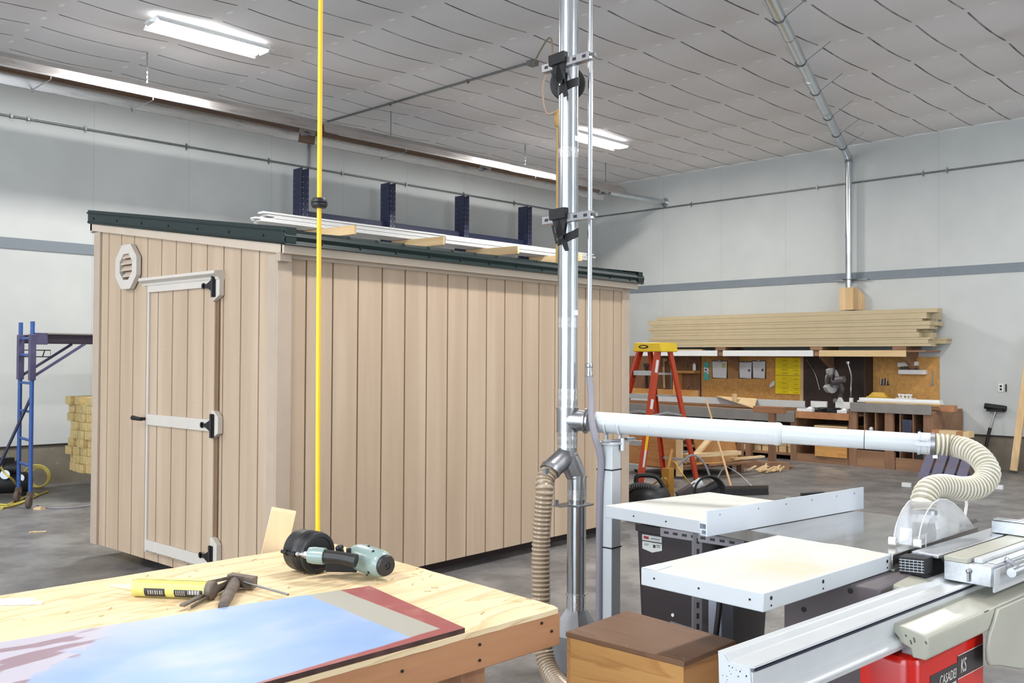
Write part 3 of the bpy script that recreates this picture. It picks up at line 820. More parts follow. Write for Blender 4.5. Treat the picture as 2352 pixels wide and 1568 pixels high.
solo('flexible_conduit', b, FLEXC, 'grey flexible conduit curving from the riser down beside the white column', 'conduit')
SLOT = plain('slot_dark', (40, 40, 44), .7)
def strut(lab, p0, p1, z):
    p0 = Vector((p0[0], p0[1], z)); p1 = Vector((p1[0], p1[1], z)); d = (p1 - p0).normalized(); n_ = Vector((d.y, -d.x, 0))
    if n_.dot(Vector((-3.2, -4.7, z)) - p0) < 0: n_ = -n_
    t = thing('strut_channel', lab, 'bracket', p0.lerp(p1, .5) - Vector((0, 0, .02)), 0, 'strut channels on the duct')
    b = MB(); b.beam(p0, p1, .036, .041); part('channel', b, STEEL, t, bevel=.002)
    b = MB(); L = (p1 - p0).length
    for k in range(5):
        a = p0 + d * (L * (.1 + .2 * k)) + n_ * .0185; b.beam(a - d * .011, a + d * .011, .001, .014)
    part('slot_pattern', b, SLOT, t)
    b = MB(); e = p1 + d * .004; b.cyl(e, e + d * .022, .011, n=6); b.cyl(e + n_ * .01 - Vector((0, 0, .02)), e + n_ * .01 - Vector((0, 0, .008)), .01, n=8); part('pipe_clip', b, STEEL, t)
    # webbing: a loop round the duct under the channel, tails crossing over it
    b = MB(); pr = []
    for i in range(29):
        a = 2 * PI * i / 28; hgt = z - .082 + .024 * math.cos(a + .6)
        pr.append((a, hgt))
    for (a0, h0), (a1, h1) in zip(pr, pr[1:]):
        for r0 in (.0535,):
            b.quad([(DX + r0 * math.cos(a0), DY + r0 * math.sin(a0), h0 - .024), (DX + r0 * math.cos(a1), DY + r0 * math.sin(a1), h1 - .024), (DX + r0 * math.cos(a1), DY + r0 * math.sin(a1), h1 + .02), (DX + r0 * math.cos(a0), DY + r0 * math.sin(a0), h0 + .02)])
    part('strap', b, RUBBER, t, 'black webbing loop')
    b = MB()
    m_ = p0 + d * (L * .47) + n_ * .022
    m2 = p0 + d * (L * .27) + n_ * .022
    b.beam(m_ + Vector((0, 0, .028)), m_ - d * .03 - Vector((0, 0, .10)), .05, .004, n_)
    b.beam(m2 + d * .03 - n_ * .01 - Vector((0, 0, .02)), m2 + d * .055 - n_ * .035 - Vector((0, 0, .16)), .03, .004, n_)
    b.beam(m2 + Vector((0, 0, .03)), m2 + d * .05 - Vector((0, 0, .09)), .045, .004, n_)
    b.beam(m2 - d * .02 + Vector((0, 0, .02)), m_ + d * .02 + Vector((0, 0, .024)), .03, .052, (0, 0, 1))
    b.beam(m2 - d * .01 - Vector((0, 0, .03)), m2 + d * .02 - Vector((0, 0, .125)), .012, .003, n_)
    part('strap_knot', b, RUBBER, t, 'knotted black strap')
    return t
strut('upper slotted strut channel strapped across the vertical dust duct', (0.3491, -1.7827, 3), (0.325, -2.0958, 3), 3.0)
strut('lower slotted strut channel strapped across the vertical dust duct', (0.3791, -1.7625, 2.24), (0.3623, -2.0793, 2.24), 2.24)
b = MB(); c0 = Vector((0.4832, -1.8277, 2.9509)); dv = Vector((-.745, -.666, 0))
b.lathe([(.055, -.02), (.088, -.012), (.092, 0), (.088, .012), (.055, .02)], c0, Vector((-.80, -.60, .0)), 26); 
solo('cord_reel', b, RUBBER, 'black disc strapped behind the top of the vertical dust duct', 'reel')
YEL = plain('hose_yellow', (238, 190, 36), .4, var=.04)
YEL2 = plain('cord_ochre', (160, 124, 62), .5, var=.06)
cp = Vector((2.9281, 0.2172, 2.36))
t = thing('drop_cord', 'ochre cord hanging behind the vertical dust duct onto the shed roof', 'cord', cp)
b = MB(); b.tube([cp, cp + Vector((0, 0, 1.2)), (cp.x, cp.y, 3.1571)], .010, 10); part('cord', b, YEL2, t)
zz = cp.z + 1.16
b = MB(); b.lathe([(.014, 0), (.026, .02), (.03, .08), (.018, .12), (.014, .15)], (cp.x, cp.y, zz), (0, 0, 1), 14); part('connector', b, YEL2, t)
b = MB(); jb = ROOM @ Vector((4.65, 2.33, CZ - .08)); 
b.tube(curve([(cp.x, cp.y, zz + .14), (cp.x - .08, cp.y + .06, zz + .12), (cp.x - .10, cp.y + .08, zz + .35), (cp.x - .02, cp.y + .05, zz + .6), Vector((cp.x, cp.y, zz + .9)).lerp(jb, .3), jb], 8), .009, 8); part('feed_cable', b, plain('tan_cable', (150, 132, 112), .6), t)

# ---------------------------------------------------------------- white column and extraction arm
CXp, CYp = .485, -2.10
colm = thing('steel_post', 'square white steel column carrying the white extraction pipe', 'column', (CXp, CYp, 0))
b = MB(); b.box(CXp - .038, CXp + .038, CYp - .038, CYp + .038, .008, 1.13); part('tube', b, WHITE, colm, bevel=.004)
b = MB(); b.box(CXp - .1, CXp + .1, CYp - .1, CYp + .1, 0, .01); part('foot_plate', b, WHITE, colm)
def armp(t_): return armA + (armB - armA) * t_
tc = ((CYp) - armA.y) / (armB.y - armA.y); pc = armp(tc)
b = MB(); b.box(CXp - .055, CXp + .055, CYp - .055, CYp + .055, 1.13, 1.142)
for dt in (-.035, .035):
    c = pc + armd * dt
    pts = [c + (sd * math.cos(a) + Vector((0, 0, 1)) * math.sin(a)) * .056 for a in [PI * 1.02 + PI * .96 * i / 10 for i in range(11)]]
    b.tube(pts, .006, 6); b.beam(c - Vector((0, 0, .056)), (c.x, c.y, 1.14), .03, .01, armd)
part('saddle', b, WHITE, colm, bevel=.002)
b = MB(); b.cyl((CXp - .09, CYp - .02, 1.148), (CXp + .09, CYp - .06, 1.148), .008, n=8); b.cyl((CXp + .03, CYp - .05, 1.10), (CXp + .03, CYp - .05, 1.16), .012, n=8); b.beam((CXp + .05, CYp - .055, 1.155), (CXp + .11, CYp - .065, 1.155), .03, .012)
part('clamp_bolt', b, STEEL, colm)
for z in (1.008, .632):
    b = MB(); b.box(CXp - .041, CXp + .041, CYp - .041, CYp + .041, z - .003, z + .003); b.box(CXp - .055, CXp - .04, CYp + .028, CYp + .042, z - .004, z + .004); part('cable_tie', b, RUBBER, colm, 'black cable tie')
arm = thing('extraction_arm', 'white telescopic extraction pipe reaching from the duct over the panel saw', 'pipe', armA)
b = MB(); b.cyl(armp(.075), armp(.60), .051, n=36); b.lathe([(.051, 0), (.053, .004), (.053, .02), (.046, .03), (.0435, .032)], armp(.597), armd, 36); part('outer_pipe', b, WHITE, arm)
b = MB(); b.cyl(armp(.59), armp(.83), .0415, n=32); b.cyl(armp(.832), armp(.985), .042, n=32); part('inner_pipe', b, WHITE, arm)
for t_ in (.14, .24, .52, .575):
    c = armp(t_); cdir = (Vector((-3.2, -4.7, 1.3)) - c); cdir -= armd * cdir.dot(armd); cdir.normalize()
    b = MB(); b.cyl(c + cdir * .049, c + cdir * .054, .005, n=8); part('screw', b, STEEL, arm)
b = MB(); b.cyl(armp(.965), armp(1.0), .047, n=32); b.cyl(armp(.962), armp(.968), .05, n=32)
c = armp(.975); cdir = (Vector((-3.2, -4.7, 1.3)) - c); cdir -= armd * cdir.dot(armd); cdir.normalize()
b.beam(c + cdir * .05 - armd * .03, c + cdir * .05 + armd * .03, .016, .01, cdir); b.beam(c + cdir * .05 - armd * .02 + Vector((0, 0, .02)), c + cdir * .05 + armd * .02 + Vector((0, 0, .02)), .008, .01, cdir)
part('end_coupling', b, WHITE, arm)
HOSEW = plain('ivory_hose', (206, 200, 184), .35, var=.03, spec=.6)
wh = thing('flexible_hose', 'ribbed ivory hose looping from the white pipe to the saw guard', 'hose', (.42, -3.6, .95))
path = [armp(.985), armp(1.0), (1.0, -3.53, 1.182), (.964, -3.605, 1.168), (.915, -3.665, 1.136), (.862, -3.70, 1.09), (.785, -3.69, 1.050), (.69, -3.655, 1.043), (.575, -3.612, 1.060), (.485, -3.59, 1.052), (.428, -3.588, 1.012), (.418, -3.592, .985)]
q, r_ = ringed(path, .0425, .0195, .0058)
b = MB(); b.tube(q, r_, 26, valley=1); part('hose', b, [HOSEW, plain('hose_film', (168, 160, 140), .4)], wh)
b = MB(); b.cyl(armp(.992), armp(1.003), .0485, n=28); b.box(armp(1).x - .01, armp(1).x + .01, armp(1).y - .02, armp(1).y, armp(1).z - .06, armp(1).z - .045); part('hose_clamp', b, STEEL, wh)
b = MB(); b.cyl((.416, -3.593, .972), (.417, -3.593, .986), .047, n=28); part('hose_clamp', b, STEEL, wh)

# ---------------------------------------------------------------- yellow air hose dropping to the workbench
hx, hy = -1.19, -2.012
t = thing('air_hose', 'bright yellow air hose hanging from the ceiling down to the workbench', 'hose', (hx, hy, .86))
b = MB(); b.tube(curve([(hx - .02, hy - .012, top), (hx - .012, hy - .008, 3.2), (hx - .012, hy - .012, 2.1), (hx, hy, 1.3), (hx + .004, hy, .87)], 8), .0085, 12); part('hose', b, YEL, t)
bz = 2.102; b = MB()
b.lathe([(.01, -.019), (.024, -.017), (.03, -.008), (.03, -.002), (.027, 0), (.03, .002), (.03, .008), (.024, .017), (.01, .019)], (hx - .012, hy - .012, bz), (0, 0, 1), 22)
part('ball_stop', b, BLACK, t, 'black round hose stop')

# ---------------------------------------------------------------- workbench
def m_ply(name, c, d, axis=0):
    m, nt, b = _new(name); c = lin(c); d = lin(d)
    v = _coords(nt, tuple(1.0 if i != axis else .11 for i in range(3)))
    wv = _n(nt, 'ShaderNodeTexNoise'); wv.inputs['Scale'].default_value = 5; wv.inputs['Detail'].default_value = 5; wv.inputs['Distortion'].default_value = .6
    nt.links.new(v, wv.inputs['Vector'])
    bands = _math(nt, 'FRACT', _math(nt, 'MULTIPLY', wv.outputs['Fac'], 9.0))
    fine = _noise(nt, _coords(nt, tuple(1.0 if i != axis else .04 for i in range(3))), 90, 3)
    big = _noise(nt, _coords(nt), 2.2, 4)
    col = _ramp(nt, bands, [(.0, c), (.72, tuple(p * .35 + q * .65 for p, q in zip(d, c))), (.9, tuple(p * .85 + q * .15 for p, q in zip(d, c))), (1.0, c)])
    col = _mix(nt, _math(nt, 'MULTIPLY', fine, .3), col, tuple(min(1, x * 1.12) for x in c))
    stain = _ramp(nt, big, [(.55, (0, 0, 0)), (.72, (.55, .55, .55))])
    col = _mix(nt, stain, col, lin((205, 178, 132)))
    nt.links.new(col, b.inputs['Base Color']); b.inputs['Roughness'].default_value = .65
    _bump(nt, b, _math(nt, 'ADD', bands, _math(nt, 'MULTIPLY', fine, .5)), .22, .004)
    return m
PLY = m_ply('bench_plywood', (230, 206, 166), (196, 160, 112))
BT = .85
NR, FR_ = Vector((-1.181, -3.132, 0)), Vector((-1.063, -1.927, 0)); dl = Vector((-.9977, .068, 0)) * 2.44
NL, FL = NR + dl, FR_ + dl
bench = thing('workbench', 'plywood-topped workbench with worn lumber frame in front of the shed', 'workbench', ((NR + FL) / 2).to_tuple())
b = MB()
# slightly ragged outline
rr = random.Random(11); out = []
for p, q, n in ((NL, NR, 60), (NR, FR_, 40), (FR_, FL, 60), (FL, NL, 10)):
    nn = Vector(((q - p).y, -(q - p).x, 0)).normalized()
    for i in range(n):
        if p is NR and i == 0: out.append(p + Vector((-.012, .004, 0))); continue
        out.append(p.lerp(q, i / n) + nn * rr.uniform(-.0025, .0015))
b.hexa([(p.x, p.y, BT - .014) for p in out], [(p.x, p.y, BT) for p in out])
part('plywood_top', b, PLY, bench)
inw = Vector((-.0977, 0, 0))
def inset(p, dx, dy): 
    return p + (FR_ - NR).normalized() * dy + dl.normalized() * dx
for nm, p, q in (('front_apron', inset(NR, .004, .022), inset(NL, 0, .022)), ('back_apron', inset(FR_, .0, -.03), inset(FL, 0, -.03))):
    b = MB(); b.beam((p.x, p.y, BT - .014 - .0445), (q.x, q.y, BT - .014 - .0445), .038, .089); part(nm, b, FIR, bench, bevel=.003)
for k, s in enumerate((.004, .61, 1.22, 1.83, 2.4)):
    p = inset(NR, s + .02, .05); q = inset(FR_, s + .02, -.06)
    b = MB(); b.beam((p.x, p.y, BT - .0585), (q.x, q.y, BT - .0585), .038, .088); part('cross_joist', b, FIR_Y, bench)
for s in (.30, 2.2):
    for base, w in ((NR, .085), (FR_, -.095)):
        p = inset(base, s, w); b = MB(); b.beam((p.x, p.y, 0), (p.x, p.y, BT - .06), .088, .088, (0, 1, 0)); part('leg', b, FIR_Z, bench, bevel=.003)
b = MB()
for s, zoff in ((.30, .02), (.30, -.02), (.55, .01), (.9, -.01), (.07, .03), (.03, .0)):
    p = inset(NR, s + .01, .002); b.cyl((p.x, p.y, BT - .058 + zoff), (p.x + .0004, p.y - .003, BT - .058 + zoff), .004, n=8)
part('nail_dots', b, DARKMETAL, bench, 'dark nail heads')
# painted board
def m_paint():
    m, nt, b = _new('painted_board')
    v = _coords(nt); sep = _n(nt, 'ShaderNodeSeparateXYZ'); nt.links.new(v, sep.inputs[0])
    X, Y = sep.outputs[0], sep.outputs[1]
    wob = _noise(nt, v, 9, 3)
    # distance from the right-hand edge, the paint lines lean a little
    u = _math(nt, 'SUBTRACT', X, _math(nt, 'MULTIPLY', Y, .14))
    uu = _math(nt, 'MULTIPLY_ADD', wob, .006, u)
    cl = (_noise(nt, _coords(nt, (1, 1.6, 1)), 2.2, 3))
    blue = _ramp(nt, cl, [(.3, lin((116, 152, 198))), (.55, lin((140, 166, 204))), (.75, lin((176, 182, 202)))])
    # back-left: mauve ground with white scraped patches
    s = _math(nt, 'SUBTRACT', _math(nt, 'MULTIPLY_ADD', X, -.75, Y), .10)
    pinkm = _ramp(nt, _math(nt, 'MULTIPLY_ADD', wob, .25, s), [(.21, (0, 0, 0)), (.23, (1, 1, 1))])
    br = _n(nt, 'ShaderNodeTexNoise'); br.inputs['Scale'].default_value = 6; br.inputs['Detail'].default_value = 2; br.inputs['Roughness'].default_value = .45
    nt.links.new(_coords(nt, (.5, 2.2, 1)), br.inputs['Vector'])
    scrape = _ramp(nt, br.outputs['Fac'], [(.46, (0, 0, 0)), (.48, (1, 1, 1))])
    mauve = _mix(nt, scrape, lin((146, 122, 132)), lin((182, 176, 188)))
    worn = _ramp(nt, _math(nt, 'MULTIPLY_ADD', wob, .18, _math(nt, 'MULTIPLY_ADD', X, -.35, Y)), [(.05, (0, 0, 0)), (.42, (.85, .85, .85))])  # blue pales smoothly towards the back-left
    blue = _mix(nt, worn, blue, lin((186, 186, 200)))
    col = _mix(nt, pinkm, blue, mauve)
    u0 = uu
    g1 = _ramp(nt, u0, [(.556, (0, 0, 0)), (.556 + .004, (1, 1, 1))])
    g2 = _ramp(nt, u0, [(.656, (0, 0, 0)), (.656 + .004, (1, 1, 1))])
    col = _mix(nt, g1, col, lin((166, 162, 150)))
    red = _mix(nt, _ramp(nt, _noise(nt, v, 14, 4), [(.5, (0, 0, 0)), (.75, (.6, .6, .6))]), lin((150, 74, 72)), lin((180, 118, 112)))
    col = _mix(nt, g2, col, red)
    edge = _ramp(nt, _math(nt, 'MULTIPLY_ADD', wob, .012, _math(nt, 'ADD', Y, .5)), [(.130, (1, 1, 1)), (.130 + .006, (0, 0, 0))])
    col = _mix(nt, edge, col, red)
    sp = _ramp(nt, _noise(nt, _coords(nt, (.5, 1.6, 1)), 28, 2), [(.76, (0, 0, 0)), (.79, (.7, .7, .7))])
    col = _mix(nt, sp, col, lin((90, 104, 130)))
    nt.links.new(col, b.inputs['Base Color']); b.inputs['Roughness'].default_value = .42
    return m
PAINT = m_paint()
EDGE = plain('worn_board_edge', (70, 46, 40), .8, var=.5, scale=25)
b = MB(); pts = [(-1.535, -3.10), (-1.42, -2.585), (-1.80, -2.49), (-2.374, -2.367), (-2.95, -2.27), (-2.95, -3.02)]
pts = pts[::-1]
b.hexa([(x, y, BT + .0005) for x, y in pts], [(x, y, BT + .0125) for x, y in pts])
for f in b.bm.faces:
    f.material_index = 0 if abs(f.normal.z if f.normal.length else 0) > .9 else 1
b.bm.normal_update()
for f in b.bm.faces: f.material_index = 0 if abs(f.normal.z) > .9 else 1
solo('painted_board', b, [PAINT, EDGE], 'sky-blue painted sheet with grey and red stripes lying on the workbench', 'board')
# loose splinters and shavings: nobody could count them
CHIP = plain('wood_chips', (202, 178, 136), .8, var=.3, scale=40)
b = MB(); rr = random.Random(21)
def in_board(x, y): return x < -1.41 and y < -2.30 - (x + 1.42) * .23 - .2
n = 0
while n < 90:
    s, w = rr.uniform(0, 1.9), rr.uniform(.02, 1.18); p = inset(NR, s, w)
    if in_board(p.x, p.y) and w < .6: continue
    a = rr.uniform(0, PI); L = rr.uniform(.003, .013); d = Vector((math.cos(a), math.sin(a), 0)) * L
    b.beam((p.x - d.x, p.y - d.y, BT + .0012), (p.x + d.x, p.y + d.y, BT + rr.uniform(.0012, .004)), rr.uniform(.0015, .004), .0015); n += 1
solo('splinters', b, CHIP, 'loose splinters and shavings scattered over the workbench plywood', 'debris', kind='stuff')
b = MB(); p = Vector((-2.2042, -1.9752, 0.851))
b.prism([(p.x - .05, p.y + .02, BT + .001), (p.x + .03, p.y - .05, BT + .001), (p.x + .05, p.y - .03, BT + .012), (p.x - .02, p.y + .045, BT + .010)], (0, 0, .001)); b.prism([(p.x - .01, p.y - .0, BT + .001), (p.x + .05, p.y - .07, BT + .001), (p.x + .06, p.y - .06, BT + .009)], (0, 0, .001))
solo('paper_scrap', b, LAB, 'crumpled white scrap on the workbench beyond the sealant nozzle', 'scrap')

# ---------------------------------------------------------------- offcut leaning on the far edge
b = MB(); T = Vector((-1.2556, -1.9015, 0.9924)); Bm = Vector((-1.3595, -1.6842, -0.0092)); Bm.z = .0
ax = (T - Bm).normalized(); wd = Vector((.80, -.60, 0)); wd -= ax * wd.dot(ax); wd.normalize(); nd = ax.cross(wd)
def ring(c): return [c + wd * (.0445 * a) + nd * (.019 * k) for a, k in ((-1, -1), (1, -1), (1, 1), (-1, 1))]
bb = ring(Bm); lo = min(p.z for p in bb)
b.hexa([p - ax * ((p.z - .002) / ax.z) for p in bb], ring(T))
solo('board_offcut', b, wood('pale_stud', (228, 206, 170), (212, 184, 142), 2, 9), 'pale two-by-four leaning behind the workbench beside the nailer', 'board', bevel=.002)

# ---------------------------------------------------------------- coil nailer lying on the bench
NGREEN = plain('nailer_green', (136, 156, 152), .3, var=.05, spec=.6)
nl = thing('coil_nailer', 'grey-green and black coil nailer lying on the workbench by the yellow hose', 'nailer', (-1.3482, -2.3362, 0.85))
C1 = Vector((-1.4003, -2.3082, 0.913)); C1.z = BT + .0665; a = Vector((.03, -.9995, 0)).normalized()
b = MB(); b.lathe([(.055, -.108), (.064, -.104), (.066, -.1), (.066, -.062), (.0675, -.06), (.0675, -.05), (.066, -.048), (.066, -.006), (.064, -.001), (.06, 0), (.052, .0), (.05, -.004), (.0, -.004)], C1, a, 44)
can = part('magazine_canister', b, BLACK, nl, 'black round nail canister')
b = MB(); 
for k in range(3): b.lathe([(.0672, -.034 + k * .008), (.0682, -.032 + k * .008), (.0672, -.030 + k * .008)], C1, a, 44, cap=False)
part('canister_ribs', b, BLACK, can)
b = MB(); e = C1 - a * .06 + Vector((-.066, 0, .002)); b.tube([e + a * .05, e - a * .045], .006, 8); b.cyl(e - a * .03, e - a * .015, .009, n=8); b.cyl(e + a * .03, e + a * .015, .009, n=8); part('canister_hinge', b, DARKMETAL, can)
G0, G1, G2 = Vector((-1.4719, -2.3485, 0.9285)), Vector((-1.4435, -2.3953, 0.9268)), Vector((-1.3909, -2.4841, 0.9168))
b = MB(); g = (G1 - G0).normalized(); b.lathe([(.018, 0), (.024, .003), (.0265, .02), (.026, (G1 - G0).length)], G0, g, 24)
capo = part('handle_end_cap', b, NGREEN, nl, 'pale green handle end')
b = MB(); b.lathe([(.004, 0), (.0065, .004), (.0065, .01), (.005, .012), (.005, .02), (.008, .022), (.008, .03), (.0065, .032), (.0065, .04)], G0 - g * .042, g, 14); b.cyl(G0 - g * .012, G0 + g * .002, .012, n=6)
part('air_plug', b, STEEL, capo, 'steel air plug')
b = MB(); b.tube([G1 - g * .006, G1.lerp(G2, .5) + Vector((0, 0, .003)), G2], [.021, .0185, .021], 20)
part('grip', b, BLACK, nl, 'black handle grip')
K = Vector((-1.3184, -2.5352, 0.9129)); nb_ = Vector((-.16, -.985, 0)).normalized()
K.z = BT + .05
S0 = Vector((-1.3073, -2.3669, 0.893)); S0.z = BT + .056
dr = (K - S0); L = dr.length; dr.normalize()
b = MB(); b.lathe([(.020, 0), (.034, .008), (.041, .03), (.044, .06), (.043, L - .03), (.040, L - .012), (.036, L - .004), (.033, L)], S0, dr, 32)
body = part('head', b, NGREEN, nl)
b = MB(); b.lathe([(.033, L - .002), (.0335, L + .006), (.030, L + .012), (.012, L + .013), (.011, L + .010), (.004, L + .010), (.003, L + .013)], S0, dr, 28); part('head_cap', b, BLACK, body, 'black rubber end cap')
b = MB()
for s_, up_ in ((.5, .95), (.78, .62), (.55, -.75), (.8, -.35)):
    c = S0 + dr * (L * s_); o_ = (Vector((-.7, -.6, 0)) * (1 - abs(up_)) * 1.2 + Vector((0, 0, up_))); o_ -= dr * o_.dot(dr); o_.normalize()
    b.ball(c + o_ * .0425, .005, 8, 5)
part('vent_dots', b, RUBBER, body, 'dark vent holes')
M0 = Vector((-1.3527, -2.3755, 0.8695))
b = MB(); b.beam(M0 + Vector((-.045, .035, .012)), M0 + Vector((.03, -.03, .008)), .03, .034); b.beam(M0 + Vector((-.07, .05, .03)), M0 + Vector((.0, .0, .036)), .022, .02); part('trigger_guard', b, BLACK, nl, 'black trigger housing', .003)
b = MB(); q1 = Vector((-1.3837, -2.3877, 0.9412)); q2 = Vector((-1.3751, -2.4273, 0.94))
b.ball(q1, .011, 10, 6); b.beam(q1 - Vector((.012, -.012, .02)), q1 + Vector((.012, -.012, -.012)), .012, .02); b.cyl(q2 - Vector((0, 0, .02)), q2 + Vector((0, 0, .006)), .008, n=8); b.ball(C1 + Vector((.05, -.05, .02)), .008, 8, 5)
part('trigger', b, BLACK, nl, 'black trigger knobs')

# ---------------------------------------------------------------- caulking gun
TUBEY = plain('sealant_tube', (206, 200, 112), .4, var=.18, scale=22)
GUN = plain('crusted_gun', (104, 92, 82), .6, var=.45, scale=30, bump=.3)
cg = thing('caulking_gun', 'grimy caulking gun holding a yellow sealant tube on the workbench', 'caulking gun', (-1.8188, -2.2867, 0.85))
r0 = .0245
T0 = Vector((-1.9302, -2.1453, 0.85)) + Vector((0, 0, r0 + .001)); T1 = Vector((-1.8008, -2.3415, 0.85)) + Vector((0, 0, r0 + .003)); td = (T1 - T0).normalized(); TL = (T1 - T0).length
b = MB(); b.lathe([(.018, -.004), (r0, 0), (r0, TL)], T0, td, 30); tubp = part('sealant_tube', b, TUBEY, cg, 'yellow sealant tube')
b = MB(); b.lathe([(.012, 0), (.011, .012), (.0045, .075), (.004, .078)], T0 + td * -.002, -td + Vector((0, 0, .04)), 14); part('nozzle', b, plain('cloudy_nozzle', (205, 196, 170), .45), tubp, 'cloudy plastic nozzle')
vw = (Vector((-3.2295, -4.7664, 1.55)) - T0.lerp(T1, .5)); vw -= td * vw.dot(td); vw.normalize(); vu = td.cross(vw).normalized()
if vu.z < 0: vu = -vu
def sector(b, a0, a1, s0, s1, rr_, n=8):
    for i in range(n):
        p = [T0 + td * s + (vw * math.cos(a) + vu * math.sin(a)) * rr_ for s, a in ((s0, a0 + (a1 - a0) * i / n), (s1, a0 + (a1 - a0) * i / n), (s1, a0 + (a1 - a0) * (i + 1) / n), (s0, a0 + (a1 - a0) * (i + 1) / n))]
        b.quad(p)
b = MB(); sector(b, -1.15, -.02, TL * .17, TL * .44, r0 + .0005); sector(b, -1.15, -.10, TL * .56, TL * .93, r0 + .0005); part('label_print', b, plain('label_black', (44, 40, 40), .5), tubp, 'dark printed panels')
b = MB()
for k in range(7): sector(b, -.75 + .0 * k, -.25, TL * (.22 + .03 * k), TL * (.232 + .03 * k + .006 * (k % 2)), r0 + .0009, 3)
for k in range(5): sector(b, -.8, -.2, TL * (.585 + .026 * k), TL * (.595 + .026 * k), r0 + .0009, 3)
part('label_lettering', b, plain('label_grey', (170, 166, 158), .5), tubp)
b = MB()
for k in range(9): sector(b, -.62, -.15, TL * (.74 + .018 * k), TL * (.745 + .018 * k + .006 * (k % 2)), r0 + .0009, 3)
part('barcode_print', b, LAB, tubp)
b = MB(); 
for s_ in (-1, 1):
    b.beam(T0 + vu * (r0 + .004) * s_ if s_ > 0 else T0 + vw * -(r0 + .004), (T1 + vu * (r0 + .004)) if s_ > 0 else (T1 - vw * (r0 + .004)), .012, .003, vu if s_ > 0 else vw)
part('cradle_rail', b, TUBEY, cg, 'sealant-caked cradle')
b = MB(); b.lathe([(r0 + .0005, -.012), (r0 + .003, -.011), (r0 + .003, .006), (r0 - .002, .010)], T1, td, 26)
H0 = Vector((-1.6832, -2.2745, 0.8367)); H1 = Vector((-1.6552, -2.3361, 0.8408))
H0.z = max(H0.z, BT + .026); H1.z = max(H1.z, BT + .022)
b.hexa([T1 + vu * .027 + vw * -.014, T1 + vu * .027 + vw * .014, H0 + vu * .014 + vw * .01, H0 + vu * .014 - vw * .01], [T1 + vu * .021 + vw * -.014, T1 + vu * .021 + vw * .014, H0 + vu * .004 + vw * .01, H0 + vu * .004 - vw * .01]); b.hexa([T1 + vw * .026 - vu * .012, T1 + vw * .026 + vu * .004, H0 + vw * .016 + vu * .004, H0 + vw * .016 - vu * .01], [T1 + vw * .02 - vu * .012, T1 + vw * .02 + vu * .004, H0 + vw * .008 + vu * .004, H0 + vw * .008 - vu * .01])
b.beam(H0 - (H1 - H0).normalized() * .02, H1, .03, .034); part('yoke', b, GUN, cg, bevel=.004)
b = MB(); RE = Vector((-1.6565, -2.5086, 0.867)); b.cyl(H0, H1 + (RE - H1) * 1.0, .0035, n=10); part('push_rod', b, STEEL, cg, 'thin steel rod')
b = MB(); E0 = Vector((-1.8444, -2.4743, 0.858)); E1 = Vector((-1.9202, -2.3926, 0.858))
b.tube(curve([H0 + Vector((0, 0, -.006)), H0.lerp(E0, .5) + Vector((0, 0, .002)), E0 + Vector((0, 0, .006))], 6), [.019] * 4 + [.017] * 5 + [.014] * 4, 12); part('handle', b, GUN, cg)
b = MB(); P0 = H0 - (H1 - H0).normalized() * .02
b.beam(P0 + Vector((0, 0, -.008)), E1 + Vector((.0, .0, .008)), .018, .008); b.beam(P0 + Vector((.0, -.012, -.012)), E1 + Vector((.02, -.012, .002)), .006, .010); part('trigger', b, GUN, cg, bevel=.003)

# ---------------------------------------------------------------- sliding panel saw
SZ = .87
def m_lam():
    m, nt, b = _new('cream_laminate')
    v = _coords(nt)
    f = _noise(nt, v, 5, 4)
    col = _ramp(nt, f, [(.35, lin((208, 206, 198))), (.7, lin((216, 215, 208)))])
    sp = _n(nt, 'ShaderNodeVectorMath', operation='DISTANCE'); nt.links.new(v, sp.inputs[0]); sp.inputs[1].default_value = (-0.561, 0.047, 0.870)
    d = _math(nt, 'ADD', sp.outputs['Value'], _math(nt, 'MULTIPLY', _noise(nt, v, 14, 5), .22))
    dust = _ramp(nt, d, [(.16, (1, 1, 1)), (.30, (0, 0, 0))])
    grit = _noise(nt, v, 160, 2)
    col = _mix(nt, _math(nt, 'MULTIPLY', dust, _math(nt, 'MULTIPLY_ADD', grit, .8, .1)), col, lin((226, 198, 150)))
    sc = _ramp(nt, _noise(nt, _coords(nt, (3, 1, 1)), 9, 5), [(.66, (0, 0, 0)), (.72, (.25, .25, .25))])
    col = _mix(nt, sc, col, lin((176, 170, 158)))
    nt.links.new(col, b.inputs['Base Color']); b.inputs['Roughness'].default_value = .3
    return m
def m_cast():
    m, nt, b = _new('polished_cast_iron')
    v = _coords(nt); f = _noise(nt, _coords(nt, (1, 4, 1)), 5, 5)
    nt.links.new(_ramp(nt, f, [(.3, lin((176, 174, 171))), (.6, lin((196, 194, 191))), (.8, lin((216, 213, 206)))]), b.inputs['Base Color'])
    b.inputs['Metallic'].default_value = .9
    nt.links.new(_math(nt, 'MULTIPLY_ADD', f, .22, .02), b.inputs['Roughness'])
    return m
LAM, CAST = m_lam(), m_cast()
SAWGREY = plain('saw_dark_grey', (92, 84, 86), .45, var=.05)
CREAM = plain('saw_cream', (172, 170, 156), .3, var=.05)
RED = plain('saw_red', (196, 22, 12), .22, var=.04, spec=.6)
ALUW = plain('anodised_rail', (200, 202, 203), .3, metal=.15, var=.05)
saw = thing('panel_saw', 'sliding panel saw with white tables, clear blade hood and red base', 'table saw', (.2, -3.45, 0))
sv = Vector((.9936, -.1132, 0)); cv = Vector((-.1132, -.9936, 0))       # along the blade, across towards the camera side
